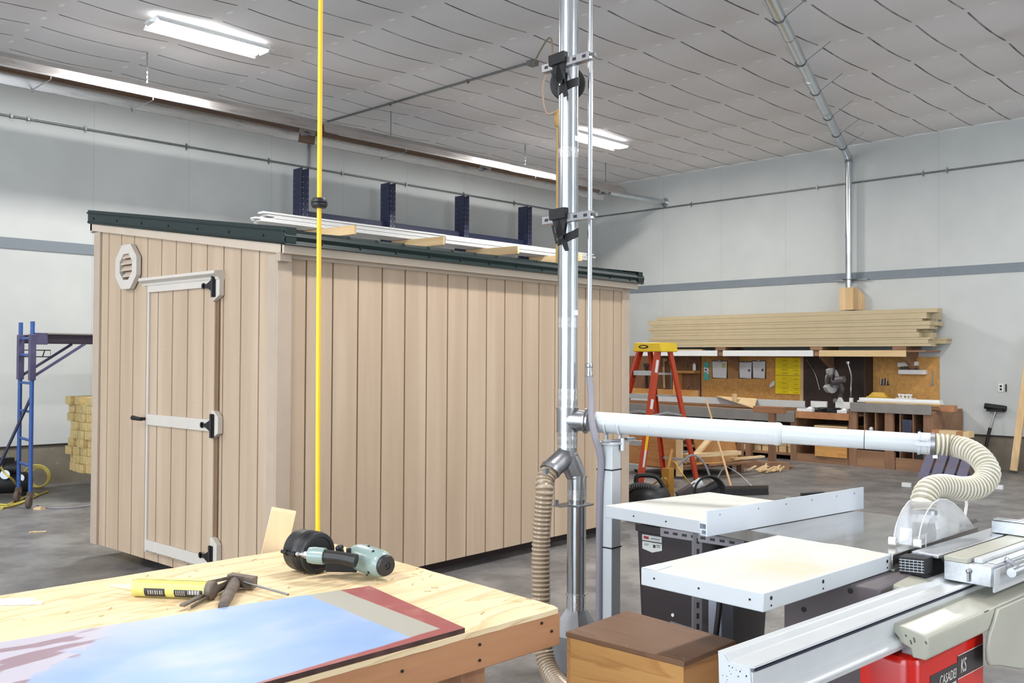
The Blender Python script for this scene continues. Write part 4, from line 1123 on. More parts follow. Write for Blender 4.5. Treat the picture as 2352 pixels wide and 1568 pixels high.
def top_slab(nm, xy, z0, z1, mtl, lab=None, edge=None):
    b = MB(); b.slab(xy, z0, z1); b.bm.normal_update()
    if edge:
        for f in b.bm.faces: f.material_index = 0 if f.normal.z > .9 else 1
    return part(nm, b, [mtl, edge] if edge else mtl, saw, lab, .003)
NT = [(-.686, -3.065), (-.721, -3.512), (.088, -3.590), (.145, -3.138)]
nt_ = top_slab('side_table', NT, SZ - .056, SZ, LAM, None, WHITE)
b = MB()
for t_ in (.12, .5, .9):
    p = Vector(NT[0] + (SZ - .026,)).lerp(Vector(NT[1] + (SZ - .026,)), t_); b.cyl(p, p + Vector((-.002, 0, 0)), .0035, n=8)
for t_ in (.05, .42, .96):
    p = Vector(NT[1] + (SZ - .03,)).lerp(Vector(NT[2] + (SZ - .03,)), t_); b.cyl(p + Vector((0, 0, .01)), p + Vector((0, -.002, .01)), .006, n=8); b.cyl(p - Vector((0, 0, .012)), p + Vector((0, -.002, -.012)), .003, n=8)
part('screw_dots', b, DARKMETAL, nt_)
b = MB(); b.slab([(-.69, -3.07), (-.60, -3.08), (-.60, -3.13), (-.69, -3.13)], SZ + .0002, SZ + .0022); part('corner_clip', b, WHITE, nt_)
FT = [(.271, -2.227), (.217, -2.79), (.943, -2.87), (.985, -2.36)]
ft_ = top_slab('rear_table', FT, SZ - .056, SZ, LAM, None, WHITE)
b = MB()
for t_ in (.3, .62):
    p = Vector(FT[0] + (SZ - .028,)).lerp(Vector(FT[1] + (SZ - .028,)), t_); b.cyl(p, p + Vector((-.002, 0, 0)), .004, n=8)
part('screw_dots', b, DARKMETAL, ft_)
top_slab('cast_table', [(.216, -2.792), (.146, -3.140), (.09, -3.594), (.89, -3.655), (.943, -2.872)], SZ - .05, SZ - .0005, CAST)
b = MB(); b.slab([(.09, -3.57), (.30, -3.592), (.30, -3.60), (.09, -3.60)], SZ - .075, SZ - .051); part('table_rib', b, CREAM, saw)
# rip fence
F0, F1 = Vector((-.085, -2.962, 0)), Vector((1.0, -3.143, 0)); fd = (F1 - F0).normalized(); fn = Vector((-fd.y, fd.x, 0))
b = MB(); b.hexa([F0 + Vector((0, 0, SZ + .002)), F1 + Vector((0, 0, SZ + .002)), F1 + fn * .006 + Vector((0, 0, SZ + .002)), F0 + fn * .006 + Vector((0, 0, SZ + .002))],
                 [F0 + Vector((0, 0, SZ + .099)), F1 + Vector((0, 0, SZ + .099)), F1 + fn * .006 + Vector((0, 0, SZ + .099)), F0 + fn * .006 + Vector((0, 0, SZ + .099))])
for zc, w in ((SZ + .05, .034), (SZ + .026, .034), (SZ + .006, .030)):
    b.beam(F0 + fn * (.006 + w / 2) + Vector((0, 0, zc)), F1 + fn * (.006 + w / 2) + Vector((0, 0, zc)), w, .004)
b.beam(F0 + fn * .038 + Vector((0, 0, SZ + .038)), F1 + fn * .038 + Vector((0, 0, SZ + .038)), .004, .03); b.beam(F0 + fn * .028 + Vector((0, 0, SZ + .014)), F1 + fn * .028 + Vector((0, 0, SZ + .014)), .004, .022)
rf = part('rip_fence', b, plain('fence_white', (214, 220, 228), .25, var=.02), saw)
b = MB()
for t_ in (.07, .29, .46, .63, .80, .93):
    p = F0.lerp(F1, t_) + Vector((0, 0, SZ + .078)); b.cyl(p, p - fn * .001, .0035, n=8)
part('screw_dots', b, STEEL, rf)
b = MB(); e = F0.lerp(F1, .9) + fn * .25 + Vector((0, 0, SZ + .045)); b.beam(e, e + fd * .02 + Vector((.10, -.05, 0)), .02, .014); part('lock_handle', b, RUBBER, saw, 'black lever end')
b = MB(); b.beam(F0.lerp(F1, .86) + fn * .03 + Vector((0, 0, SZ + .012)), F0.lerp(F1, .86) + fn * .30 + Vector((0, 0, SZ + .03)), .02, .012); part('fence_arm', b, STEEL, saw)
# slotted angle legs below the rear table
ANG = plain('slotted_angle', (126, 122, 126), .45, var=.08)
def slotted(p0, p1, face, w=.035):
    p0, p1 = Vector(p0), Vector(p1); d = (p1 - p0).normalized(); n_ = Vector(face)
    b = MB(); b.beam(p0, p1, w, .003, n_); sdv = d.cross(n_).normalized(); b.beam(p0 + sdv * w / 2 - n_ * w / 2, p1 + sdv * w / 2 - n_ * w / 2, .003, w, n_)
    o = part('slotted_leg', b, ANG, saw)
    b = MB(); L = (p1 - p0).length; k = .03
    while k < L - .02:
        a = p0 + d * k + n_ * .0018; b.beam(a - d * .012, a + d * .012, .011, .0006, n_); k += .045
    part('slot_pattern', b, SLOT, o)
fx = (-.745, -.666, 0)
slotted((.235, -2.735, SZ - .06), (.235, -2.735, 0), fx)
slotted((.235, -2.55, SZ - .075), (.235, -2.95, SZ - .075), (-1, 0, 0))
slotted((.26, -2.77, SZ - .08), (.62, -2.80, SZ - .08), (0, -1, 0))
slotted((.235, -2.60, .40), (.235, -2.86, .38), (-1, 0, 0))
b = MB(); b.box(-.02, .07, -2.99, -2.93, 0, SZ - .07); part('support_post', b, plain('post_blue_grey', (140, 146, 162), .4), saw, 'blue-grey post', .004)
b = MB(); b.tube(curve([(-.06, -2.98, SZ - .07), (-.045, -2.985, .72), (-.04, -2.99, .62), (-.07, -2.99, .48), (-.10, -2.98, .2), (-.10, -2.98, .02)], 6), .011, 10); b.box(-.09, -.0, -3.01, -2.95, SZ - .085, SZ - .06); part('power_cable', b, RUBBER, saw, 'black cable')
# body
b = MB(); b.slab([(-.20, -3.327), (-.20, -3.655), (.90, -3.655), (.90, -3.327)], .0, SZ - .058); cb = part('cabinet', b, SAWGREY, saw, bevel=.006)
b = MB()
for y_, z_ in ((-3.40, .70), (-3.56, .79), (-3.50, .60)): b.cyl((-.2, y_, z_), (-.203, y_, z_), .009, n=10)
part('bolt_dots', b, RUBBER, cb)
b = MB(); b.hexa([(-.14, -3.60, .55), (-.14, -3.72, .55), (.12, -3.74, .55), (.12, -3.60, .55)], [(-.09, -3.61, .81), (-.07, -3.70, .80), (.10, -3.73, .80), (.10, -3.61, .81)]); part('chute_cover', b, CREAM, saw, bevel=.008)
b = MB(); b.slab([(.075, -3.62), (.095, -3.70), (.16, -3.705), (.15, -3.62)], SZ - .055, SZ - .002); gr = part('vent_box', b, RUBBER, saw, 'black motor vent')
b = MB()
q0, q1 = Vector((.0735, -3.622, 0)), Vector((.0925, -3.698, 0))
for k in range(5):
    z_ = SZ - .048 + k * .0095; b.beam(q0 + Vector((-.0012, 0, z_)), q1 + Vector((-.0012, 0, z_)), .002, .002)
for k in range(6):
    p = q0.lerp(q1, (k + .5) / 6); b.beam(p + Vector((-.0012, 0, SZ - .05)), p + Vector((-.0012, 0, SZ - .008)), .002, .002, (0, 1, 0))
part('grille_pattern', b, STEEL, gr)
b = MB(); b.hexa([(.11, -3.66, .76), (.11, -3.76, .70), (.3, -3.78, .70), (.3, -3.66, .76)], [(.11, -3.625, SZ - .004), (.12, -3.66, SZ - .004), (.3, -3.67, SZ - .004), (.3, -3.63, SZ - .004)]); part('slide_shield', b, RUBBER, saw, 'dark slanted plate')
# sliding beam (long aluminium rail)
R0 = Vector((-1.085, -3.572, 0)); 
rv = (Vector((.241, -3.72, 0)) - Vector((-1.074, -3.573, 0))).normalized(); rc = Vector((rv.y, -rv.x, 0))
prof = [(-.004, .80), (.016, .80), (.022, .797), (.030, .786), (.040, .783), (.080, .783), (.086, .788), (.104, .788), (.106, .783), (.096, .780), (.094, .772), (.100, .770), (.101, .716), (.106, .712), (.118, .706), (.125, .694), (.122, .680), (.110, .672), (.094, .674), (.080, .682), (.02, .682), (.004, .70), (.0, .74)]
def extr(nm, pf, p, s0, s1, mtl, lab=None, bevel=0, par=None):
    b = MB(); A = [p + rv * s0 + rc * c + Vector((0, 0, z)) for c, z in pf]
    b.hexa(A, [q + rv * (s1 - s0) for q in A]); return part(nm, b, mtl, par or saw, lab, bevel)
rail = extr('sliding_rail', prof, R0, 0, 2.9, ALUW)
endp = [(c, z) for c, z in prof if True]
cap = extr('rail_end_cap', [(.0, .797), (.016, .797), (.030, .782), (.094, .781), (.1, .70), (.09, .685), (.02, .685), (.003, .70)], R0, -.004, .0, WHITE, 'speckled end plate')
b = MB(); rr = random.Random(4)
for k in range(34):
    c, z = rr.uniform(.01, .09), rr.uniform(.69, .775); p = R0 - rv * .0042 + rc * c + Vector((0, 0, z)); b.cyl(p, p - rv * .0006, rr.uniform(.0008, .002), n=6)
part('paint_dots', b, DARKMETAL, cap)
extr('rail_groove', [(.0955, .7785), (.104, .7785), (.104, .7725), (.0955, .7725)], R0, .01, 2.9, plain('groove_navy', (26, 28, 52), .4), None, 0, rail)
extr('guide_rod', [(.0955 + .004 * math.cos(k * PI / 4), .776 + .004 * math.sin(k * PI / 4)) for k in range(8)], R0, .0, 2.9, STEEL, None, 0, rail)
# sliding carriage
CZ0 = SZ + .004
def along(x, y, ds, dc, z): 
    p = Vector((x, y, 0)) + sv * ds + cv * dc; return (p.x, p.y, z)
S0x, S0y = .155, -3.735
extr2 = lambda nm, c0, c1, z0, z1, s0, s1, mtl, lab=None, bv=.002: part(nm, MB().hexa([along(S0x, S0y, s0, c0, z0), along(S0x, S0y, s1, c0, z0), along(S0x, S0y, s1, c1, z0), along(S0x, S0y, s0, c1, z0)], [along(S0x, S0y, s0, c0, z1), along(S0x, S0y, s1, c0, z1), along(S0x, S0y, s1, c1, z1), along(S0x, S0y, s0, c1, z1)]), mtl, saw, lab, bv)
extr2('carriage_plate', -.105, -.012, SZ - .008, CZ0, .005, 1.6, ALU)
extr2('carriage_body', -.0, .155, SZ - .078, SZ - .012, .02, 1.6, ALU)
extr2('carriage_top', .0, .078, SZ - .012, CZ0, .02, 1.6, CREAM)
extr2('carriage_top', .084, .112, SZ - .012, CZ0 - .001, .06, 1.6, ALUW)
extr2('carriage_rail', .118, .15, SZ - .012, CZ0 - .012, .085, 1.6, ALUW)
extr2('carriage_skirt', .150, .158, SZ - .10, SZ - .022, .045, 1.6, ALUW)
b = MB(); p = Vector(along(S0x, S0y, .018, .085, SZ - .035)); b.ball(p - sv * .004, .009, 12, 8); b.cyl(p - sv * .006, p - sv * .006 - Vector((0, 0, .035)), .0045, n=10); b.cyl(p, p - sv * .008, .006, n=10); part('clamp_lever', b, STEEL, saw)
b = MB(); h0 = Vector(along(S0x, S0y, .10, .19, SZ - .035)); h1 = Vector(along(S0x, S0y, 1.3, .19, SZ - .035)); b.cyl(h0, h1, .0155, n=20)
b.tube(curve([h0 + sv * .06 + Vector((0, 0, .01)), h0 + sv * .05 + Vector((0, 0, .03)) - cv * .03, h0 + sv * .09 + Vector((0, 0, .028)) - cv * .045], 5), .008, 8)
part('push_handle', b, ALU, saw)
# cross-cut fence on the carriage
q0 = Vector((.745, -3.742, 0)); q1 = q0 + cv * 1.2
b = MB(); b.hexa([q0 + Vector((0, 0, SZ + .006)), q1 + Vector((0, 0, SZ + .006)), q1 + sv * .06 + Vector((0, 0, SZ + .006)), q0 + sv * .06 + Vector((0, 0, SZ + .006))], [q0 + Vector((0, 0, SZ + .052)), q1 + Vector((0, 0, SZ + .052)), q1 + sv * .06 + Vector((0, 0, SZ + .052)), q0 + sv * .06 + Vector((0, 0, SZ + .052))])
b.beam(q0 + sv * .02 + Vector((0, 0, SZ + .056)), q1 + sv * .02 + Vector((0, 0, SZ + .056)), .014, .006); b.beam(q0 + sv * .05 + Vector((0, 0, SZ + .056)), q1 + sv * .05 + Vector((0, 0, SZ + .056)), .014, .006)
part('crosscut_fence', b, ALU, saw, bevel=.002)
# clear blade hood
CLEAR = clear('clear_acrylic', (.96, .965, .98), .06, .15)
hd = Vector((.25, -3.628, SZ + .008)); hl = Vector((.80, -3.662, SZ + .008)) - hd; hw = Vector((-.012, .083, 0))
hp = [(0, 0), (.008, .03), (.035, .062), (.085, .092), (.15, .118), (.24, .140), (.36, .150), (.48, .142), (.62, .118), (.76, .082), (.88, .044), (.97, .012), (1, 0)]
b = MB(); nearp = [hd + hl * t_ + Vector((0, 0, z)) for t_, z in hp]; farp = [p + hw for p in nearp]
nv = [b._v(p) for p in nearp]; fv = [b._v(p) for p in farp]
b.face(nv); b.face(fv[::-1])
for i in range(len(nv) - 1): b.face([nv[i], nv[i + 1], fv[i + 1], fv[i]])
hood_o = part('blade_hood', b, CLEAR, saw, 'clear plastic hood')
WPL = plain('white_plastic', (232, 232, 228), .35)
b = MB()
for P in (nearp, farp):
    b.tube([p + Vector((0, 0, .0)) for p in P], .0022, 6, mi=0)
part('hood_rim', b, clear('clear_edge', (.97, .97, .98), .1, .45), hood_o)
b = MB(); pc_ = Vector((.417, -3.593, 0)); b.lathe([(.044, .0), (.044, .025), (.043, .028)], Vector((.417, -3.593, .945)), (0, 0, 1), 26, cap=False); b.lathe([(.047, 0), (.047, .012)], Vector((.417, -3.593, .944)), (0, 0, 1), 26, cap=False); part('hose_port', b, CLEAR, hood_o)
for c in (hd + hl * -.015, hd + hl * -.02 + hw):
    b = MB(); c = c + Vector((0, 0, .012)); b.lathe([(.006, -.013), (.0145, -.012), (.0145, .012), (.011, .013), (.0105, .009), (.004, .009)], c, hw.normalized() * -1, 20); part('roller', b, WPL, hood_o, 'white roller')
b = MB(); e = hd + hl * 1.0 + hw * .4; b.tube([e + Vector((0, 0, .02)), e + Vector((.008, 0, .045)), e + Vector((.03, .0, .085)), e + Vector((.028, 0, .10))], .006, 8); b.lathe([(.013, -.012), (.013, .012)], e + Vector((0, 0, .016)), (1, 0, 0), 14); part('hood_lever', b, WPL, hood_o, 'white lever')
b = MB(); e = hd + hl * .93 + hw * .5; b.prism([e + Vector((0, 0, -.006)), e + hl * .40 + Vector((0, 0, -.004)), e + hl * .36 + Vector((0, 0, .012)), e + hl * .05 + Vector((0, 0, .028))], hw * .04); part('riving_knife', b, STEEL, saw)
b = MB(); c = hd + hl * .42 + hw * .5 + Vector((0, 0, -.045)); b.lathe([(.115, -.0015), (.115, .0015), (.02, .0016)], c, hw.normalized(), 48); part('saw_blade', b, STEEL, saw)
b = MB(); w0 = hd + hl * .0 + hw * .25; w1 = w0 + hw * .5; b.hexa([w0 + Vector((-.004, 0, .004)), w1 + Vector((-.004, 0, .004)), w1 + Vector((-.006, 0, .004)), w0 + Vector((-.006, 0, .004))], [w0 + Vector((.002, 0, .062)), w1 + Vector((.002, 0, .062)), w1 + Vector((0, 0, .062)), w0 + Vector((0, 0, .062))]); part('hood_window', b, CLEAR, hood_o)
# cream beam cover and red base on the operator side
b = MB(); A0 = Vector((-.352, -3.744, 0)); A = [(.0, .757), (.085, .742), (.106, .735), (.112, .725), (.112, .672), (.104, .664), (.066, .664), (.060, .69), (.03, .70), (.022, .715), (.006, .73), (-.004, .745)]
pts = [A0 + rc * c + Vector((0, 0, z)) for c, z in A]; b.hexa(pts, [p + rv * 2.2 for p in pts]); bc = part('beam_cover', b, CREAM, saw, bevel=.004)
b = MB()
for s, c, z, L in ((-.0012, .105, .722, .008), (-.0012, .07, .725, .014), (-.0012, .045, .728, .006), (-.0012, .06, .715, .012)):
    p = A0 + rv * s + rc * c + Vector((0, 0, z)); b.beam(p, p - Vector((0, 0, L)) + rc * .004, .004, .001, rv)
b.beam(A0 + rv * .42 + rc * .1095 + Vector((0, 0, .7335)), A0 + rv * .45 + rc * .1095 + Vector((0, 0, .7335)), .004, .002); part('chip_marks', b, plain('chip_dark', (86, 84, 80), .7), bc)
b = MB()
P = [(.50, .733), (2.2, .733), (2.2, .3), (.7, .49), (.50, .545), (.43, .56), (.415, .58), (.41, .62), (.425, .66), (.46, .69)]
pts = [A0 + rv * s + rc * .112 + Vector((0, 0, z)) for s, z in P]; b.hexa(pts, [p + rc * .012 for p in pts]); part('side_skirt', b, CREAM, saw, bevel=.005)
b = MB(); r = .05
def red_ring(z, ins=0):
    o = Vector((-.370, -3.705, z)); u_ = rv; w_ = rc; pts = [o + w_ * -.05 + u_ * ins]
    for k in range(9):
        a_ = PI - (PI / 2) * k / 8; pts.append(o + u_ * (r + r * math.cos(a_) * (1) + 0) + w_ * (.118 - r + r * math.sin(a_)) + (u_ * ins - w_ * ins) * .7)
    pts += [o + u_ * .50 + w_ * (.118 - ins), o + u_ * .50 + w_ * -.05]
    return pts
rings = [red_ring(0), red_ring(.640), red_ring(.655, .004), red_ring(.662, .014)]
vr = [[b._v(p) for p in R_] for R_ in rings]; n = len(vr[0])
for A_, B_ in zip(vr, vr[1:]):
    for i in range(n): b.face([A_[i], A_[(i + 1) % n], B_[(i + 1) % n], B_[i]])
b.face(vr[-1]); b.face(vr[0][::-1])
redp = part('base_cover', b, RED, saw, 'glossy red base')
b = MB(); e = A0 + rv * .03 + rc * .02; b.hexa([e + Vector((0, 0, .655)), e + rc * .055 + Vector((0, 0, .655)), e + rc * .055 + rv * .05 + Vector((0, 0, .655)), e + rv * .05 + Vector((0, 0, .655))], [e + Vector((0, 0, .70)), e + rc * .05 + Vector((0, 0, .69)), e + rc * .05 + rv * .05 + Vector((0, 0, .69)), e + rv * .05 + Vector((0, 0, .70))]); part('beam_bracket', b, STEEL, saw)
# nameplate on the red base
fo = Vector((-.370, -3.705, 0)) + rc * .1185
b = MB(); a0, a1 = .105, .495
L1 = [(a0, .50), (a1, .50), (a1, .665 - .028), (.29, .600), (.29, .597), (a0, .597)]
def onface(s, z, d=.0): return fo + rv * s + rc * d + Vector((0, 0, z))
b.hexa([onface(s, z, 0) for s, z in ((a0, .50), (.30, .50), (.30, .595), (a0, .595))], [onface(s, z, .0012) for s, z in ((a0, .50), (.30, .50), (.30, .595), (a0, .595))])
b.hexa([onface(s, z, 0) for s, z in ((.30, .545), (a1, .545), (a1, .612), (.30, .612))], [onface(s, z, .0016) for s, z in ((.30, .545), (a1, .545), (a1, .612), (.30, .612))])
npl = part('nameplate', b, plain('plate_charcoal', (52, 46, 46), .4), saw, 'dark nameplate with pale lettering')
def face_M(s, z): 
    M_ = Matrix((( rv.x, 0, rc.x, 0), (rv.y, 0, rc.y, 0), (0, 1, 0, 0), (0, 0, 0, 1))); p = onface(s, z, .0022); M_.translation = p; return M_
LETTER = plain('letter_silver', (205, 200, 192), .5)
b = MB(); b.text('CASADEI', face_M(.165, .552), .042, .0003, sx=.72, shear=.12); b.beam(onface(.165, .538, .002), onface(.285, .538, .002), .006, .0008, rc)
b.text('KS', face_M(.318, .557), .062, .0003, sx=.62, shear=.12); b.beam(onface(.30, .615, .0016), onface(a1, .615, .0016), .0025, .0008, rc); b.beam(onface(.30, .542, .0016), onface(a1, .542, .0016), .0025, .0008, rc)
part('lettering', b, LETTER, npl)

# ---------------------------------------------------------------- black bin and plywood box
BIN = plain('bin_brown_black', (52, 44, 46), .5, var=.08)
t = thing('waste_bin', 'dark brown plastic waste bin with a torn sticker under the rear saw table', 'bin', (.68, -2.5, 0))
def rrect(x0, x1, y0, y1, r, z, n=5):
    out = []
    for cx_, cy_, a0 in ((x1 - r, y1 - r, 0), (x0 + r, y1 - r, PI / 2), (x0 + r, y0 + r, PI), (x1 - r, y0 + r, 1.5 * PI)):
        for k in range(n + 1): a_ = a0 + PI / 2 * k / n; out.append((cx_ + r * math.cos(a_), cy_ + r * math.sin(a_), z))
    return out
b = MB(); rings = [rrect(.44, .92, -2.70, -2.31, .05, 0), rrect(.41, .95, -2.735, -2.29, .05, .74), rrect(.40, .96, -2.745, -2.28, .055, .745), rrect(.40, .96, -2.745, -2.28, .055, .775), rrect(.42, .94, -2.725, -2.30, .045, .775), rrect(.44, .92, -2.70, -2.31, .05, .1)]
vr = [[b._v(p) for p in R_] for R_ in rings]; n = len(vr[0])
for A_, B_ in zip(vr, vr[1:]):
    for i in range(n): b.face([A_[i], A_[(i + 1) % n], B_[(i + 1) % n], B_[i]])
b.face(vr[0][::-1]); b.face(vr[-1]); part('body', b, BIN, t)
b = MB()
def onbin(y, z, d=.002): return (.411 + (.74 - z) * .04 - d, y, z)
y0b, y1b = -2.3386, -2.4453; z1b, z0b = 0.7325, 0.6665
b.hexa([onbin(y0b, z0b), onbin((y0b + y1b) / 2, z0b - .012), onbin(y1b, z0b + .004), onbin(y1b, z1b), onbin(y0b, z1b)], [onbin(y0b, z0b, .003), onbin((y0b + y1b) / 2, z0b - .012, .003), onbin(y1b, z0b + .004, .003), onbin(y1b, z1b, .003), onbin(y0b, z1b, .003)])
st = part('sticker', b, plain('sticker_white', (206, 208, 202), .5), t, 'torn white sticker')
b = MB(); w = y1b - y0b; h = z1b - z0b
b.hexa([onbin(y0b + w * .08, z1b - h * .28, .0032), onbin(y0b + w * .34, z1b - h * .30, .0032), onbin(y0b + w * .34, z1b - h * .1, .0032), onbin(y0b + w * .08, z1b - h * .08, .0032)], [onbin(y0b + w * .08, z1b - h * .28, .0036), onbin(y0b + w * .34, z1b - h * .30, .0036), onbin(y0b + w * .34, z1b - h * .1, .0036), onbin(y0b + w * .08, z1b - h * .08, .0036)])
part('sticker_logo_print', b, plain('print_red', (170, 44, 50), .5), st)
b = MB()
def dash(a, c, v, hh=.06):
    b.hexa([onbin(y0b + w * a, z1b - h * (v + hh), .0032), onbin(y0b + w * c, z1b - h * (v + hh), .0032), onbin(y0b + w * c, z1b - h * v, .0032), onbin(y0b + w * a, z1b - h * v, .0032)], [onbin(y0b + w * a, z1b - h * (v + hh), .0036), onbin(y0b + w * c, z1b - h * (v + hh), .0036), onbin(y0b + w * c, z1b - h * v, .0036), onbin(y0b + w * a, z1b - h * v, .0036)])
dash(0, 1, .40, .07); dash(.55, .68, .62, .2); dash(.72, .92, .60, .05); dash(.72, .92, .72, .04); dash(.1, .35, .62, .03); dash(.1, .3, .7, .03); dash(.45, .9, .18, .04)
part('sticker_text_print', b, plain('print_dark', (46, 46, 48), .5), st)
b = MB(); b.cyl((0.43, -2.4978, 0.3863), (Vector((0.43, -2.4978, 0.3863)) + Vector((-.012, 0, 0))).to_tuple(), .008, n=10); part('stud', b, LAB, t, 'pale stud')

BOXP = m_ply('box_plywood', (188, 140, 80), (156, 106, 54), 1)
BOXT = m_ply('box_lid_plywood', (116, 84, 60), (100, 70, 47), 1)
t = thing('plywood_box', 'brown plywood box standing between the workbench and the saw', 'box', (-.5, -3.0, 0))
bx = [(-.683, -3.225), (-.372, -3.240), (-.312, -2.756), (-.683, -2.752)]
def shrink(k): 
    cx_ = sum(p[0] for p in bx) / 4; cy_ = sum(p[1] for p in bx) / 4
    return [(cx_ + (x - cx_) * k, cy_ + (y - cy_) * k) for x, y in bx]
b = MB(); b.slab(bx, .583, .6); part('lid', b, BOXT, t, bevel=.002)
BOXP2 = m_ply('box_end_plywood', (170, 122, 72), (138, 92, 50), 0)
names = ('near_panel', 'right_panel', 'far_panel', 'left_panel')
S_ = shrink(.985)
for i in range(4):
    p, q = S_[i], S_[(i + 1) % 4]; n2 = Vector((q[1] - p[1], -(q[0] - p[0]), 0)).normalized() * -.016
    b = MB(); b.hexa([(p[0], p[1], 0), (q[0], q[1], 0), (q[0] + n2.x, q[1] + n2.y, 0), (p[0] + n2.x, p[1] + n2.y, 0)], [(p[0], p[1], .5825), (q[0], q[1], .5825), (q[0] + n2.x, q[1] + n2.y, .5825), (p[0] + n2.x, p[1] + n2.y, .5825)])
    part('side_panel', b, BOXP if i in (1, 3) else BOXP2, t)
b = MB()
for (x, y) in ((-.66, -3.21), (-.39, -3.225), (-.66, -2.77), (-.34, -2.78), (-.67, -3.0)): b.cyl((x, y, .6), (x, y, .6015), .003, n=8)
part('screw_dots', b, STEEL, t)

# ---------------------------------------------------------------- bench, shelf and boards along the right wall (hall axes)
def RV(x, y, z): return (ROOM @ Vector((x, y, z))).to_tuple()
BX = 10.12
FIRB = wood('bench_fir', (158, 120, 90), (122, 88, 64), 1, 7)
FIRBZ = wood('bench_fir_upright', (150, 112, 84), (114, 82, 60), 2, 7)
DARKW = wood('dark_hardboard', (62, 46, 38), (44, 34, 30), 2, 6)
OSB = plain('osb_panel', (196, 146, 80), .6, var=.22, scale=16, bump=.1)
PLYO = m_ply('orange_plywood', (206, 152, 84), (176, 120, 62), 1)
GSTEEL = plain('grey_sheet_steel', (150, 146, 142), .4, metal=.5, var=.1)
BOARD = plain('mdf_trim', (188, 170, 136), .6, var=.05)
mbn = thing('mitre_bench', 'long timber mitre-saw bench with cubbyholes under the stacked boards', 'bench', RV(10.6, 2.9, 0))
def bx(nm, x0, x1, y0, y1, z0, z1, mtl, par=None, lab=None, bevel=0):
    b = MB(ROOM); b.box(x0, x1, y0, y1, z0, z1); return part(nm, b, mtl, par or mbn, lab, bevel)
bx('bench_top', BX, RX - .03, 1.98, 6.3, .70, .755, FIRB)
bx('edge_board', BX - .03, BX, 1.985, 6.3, .585, .75, GSTEEL, None, 'grey metal-faced edge board', .003)
bx('bench_top', BX, RX - .03, 1.13, 1.975, .68, .705, FIRB)
bx('edge_board', BX - .02, BX, 1.13, 1.975, .655, .755, FIR, None, None, .003)
bx('bench_top', BX, RX - .03, -.06, 1.125, .80, .84, FIRB)
bx('edge_board', BX - .03, BX, -.04, 1.11, .79, .925, GSTEEL, None, 'grey metal-faced edge board', .003)
for y in (3.115, 2.795, 2.02, 4.1, 5.0, 5.9): bx('post', BX, BX + .09, y - .045, y + .045, 0, .70, FIRBZ)
for y in (1.08, .55): bx('post', BX - .005, BX + .05, y - .06, y + .06, 0, .80, FIRBZ)
bx('post', BX - .005, BX + .05, -.07, .075, .09, .80, FIRBZ)
for y in (.91, .75, .607, .22, .40): bx('divider', BX + .01, 10.95, y - .008, y + .008, .33 if y > .5 else .12, .80, FIRB)
bx('divider', BX + .01, 10.95, 1.99, 2.0, .0, .70, FIRB)
bx('cubby_shelf', BX + .01, 10.95, .55, 1.05, .30, .325, FIRB); bx('cubby_shelf', BX + .01, 10.95, -.05, .5, .10, .12, FIRB)
bx('end_panel', BX, RX - .05, -.075, -.055, .0, .80, FIRB)
bx('back_panel', 10.95, 10.965, -.05, 2.0, .0, .80, DARKW); bx('back_panel', 11.1, 11.115, 2.0, 6.2, .0, .70, DARKW)
bx('plinth', BX, BX + .04, .47, 1.02, .0, .24, FIRB); bx('plinth', BX + .004, BX + .04, -.05, .46, .0, .17, FIRB); bx('plinth', BX + .01, BX + .05, 1.15, 2.0, .0, .12, FIRB)
bx('lower_shelf', BX + .05, 11.0, 1.15, 6.1, .07, .10, FIRB)
# fence, boards on the bench
b = MB(ROOM); b.box(10.33, 10.345, 1.94, 5.3, .80, .905); b.box(10.345, 10.40, 1.94, 5.3, .80, .812)
for y in (2.02, 2.08, 2.14): b.cyl((10.329, y, .86), (10.331, y, .86), .006, n=8)
solo('saw_fence', b, ALUW, 'long pale aluminium fence on the wall bench beside the mitre saw', 'fence', bevel=.002)
bx_ = lambda nm, x0, x1, y0, y1, z0, z1, mtl, lab, cat, group=None, bevel=.002: solo(nm, (lambda b: (b.box(x0, x1, y0, y1, z0, z1), b)[1])(MB(ROOM)), mtl, lab, cat, group, bevel)
bx_('trim_board', 10.22, 10.36, -.12, 1.06, .928, .95, PRIME, 'front pale board lying on the cubbyhole end of the wall bench', 'board')
bx_('trim_board', 10.37, 10.50, -.05, 1.10, .928, .985, PRIME, 'back pale board lying on the cubbyhole end of the wall bench', 'board')
bx_('wood_block', 10.2, 10.33, -.30, -.125, .842, .926, FIR, 'reddish wood block jutting from the cubbyhole end of the wall bench', 'block')
bx_('trim_board', 10.14, 10.2, -.15, .9, .928, .945, PINE_Y, 'narrow raw batten lying on the front of the wall bench', 'board')
b = MB(ROOM); b.hexa([(10.15, 2.7, .762), (10.32, 2.75, .90), (10.32, 3.5, .915), (10.15, 3.38, .93)], [(10.15, 2.7, .775), (10.32, 2.75, .915), (10.32, 3.5, .93), (10.15, 3.38, .945)])
solo('thin_board', b, PINE_Y, 'thin pale board lying askew over the aluminium fence', 'board')
b = MB(ROOM); b.hexa([(10.15, 3.02, .86), (10.17, 3.02, .86), (10.17, 3.1, .86), (10.15, 3.1, .86)], [(10.15, 3.02, .985), (10.17, 3.02, .985), (10.17, 3.1, .985), (10.15, 3.1, .985)])
solo('wood_block', b, PINE_Z, 'small upright block standing on the askew thin board', 'block')
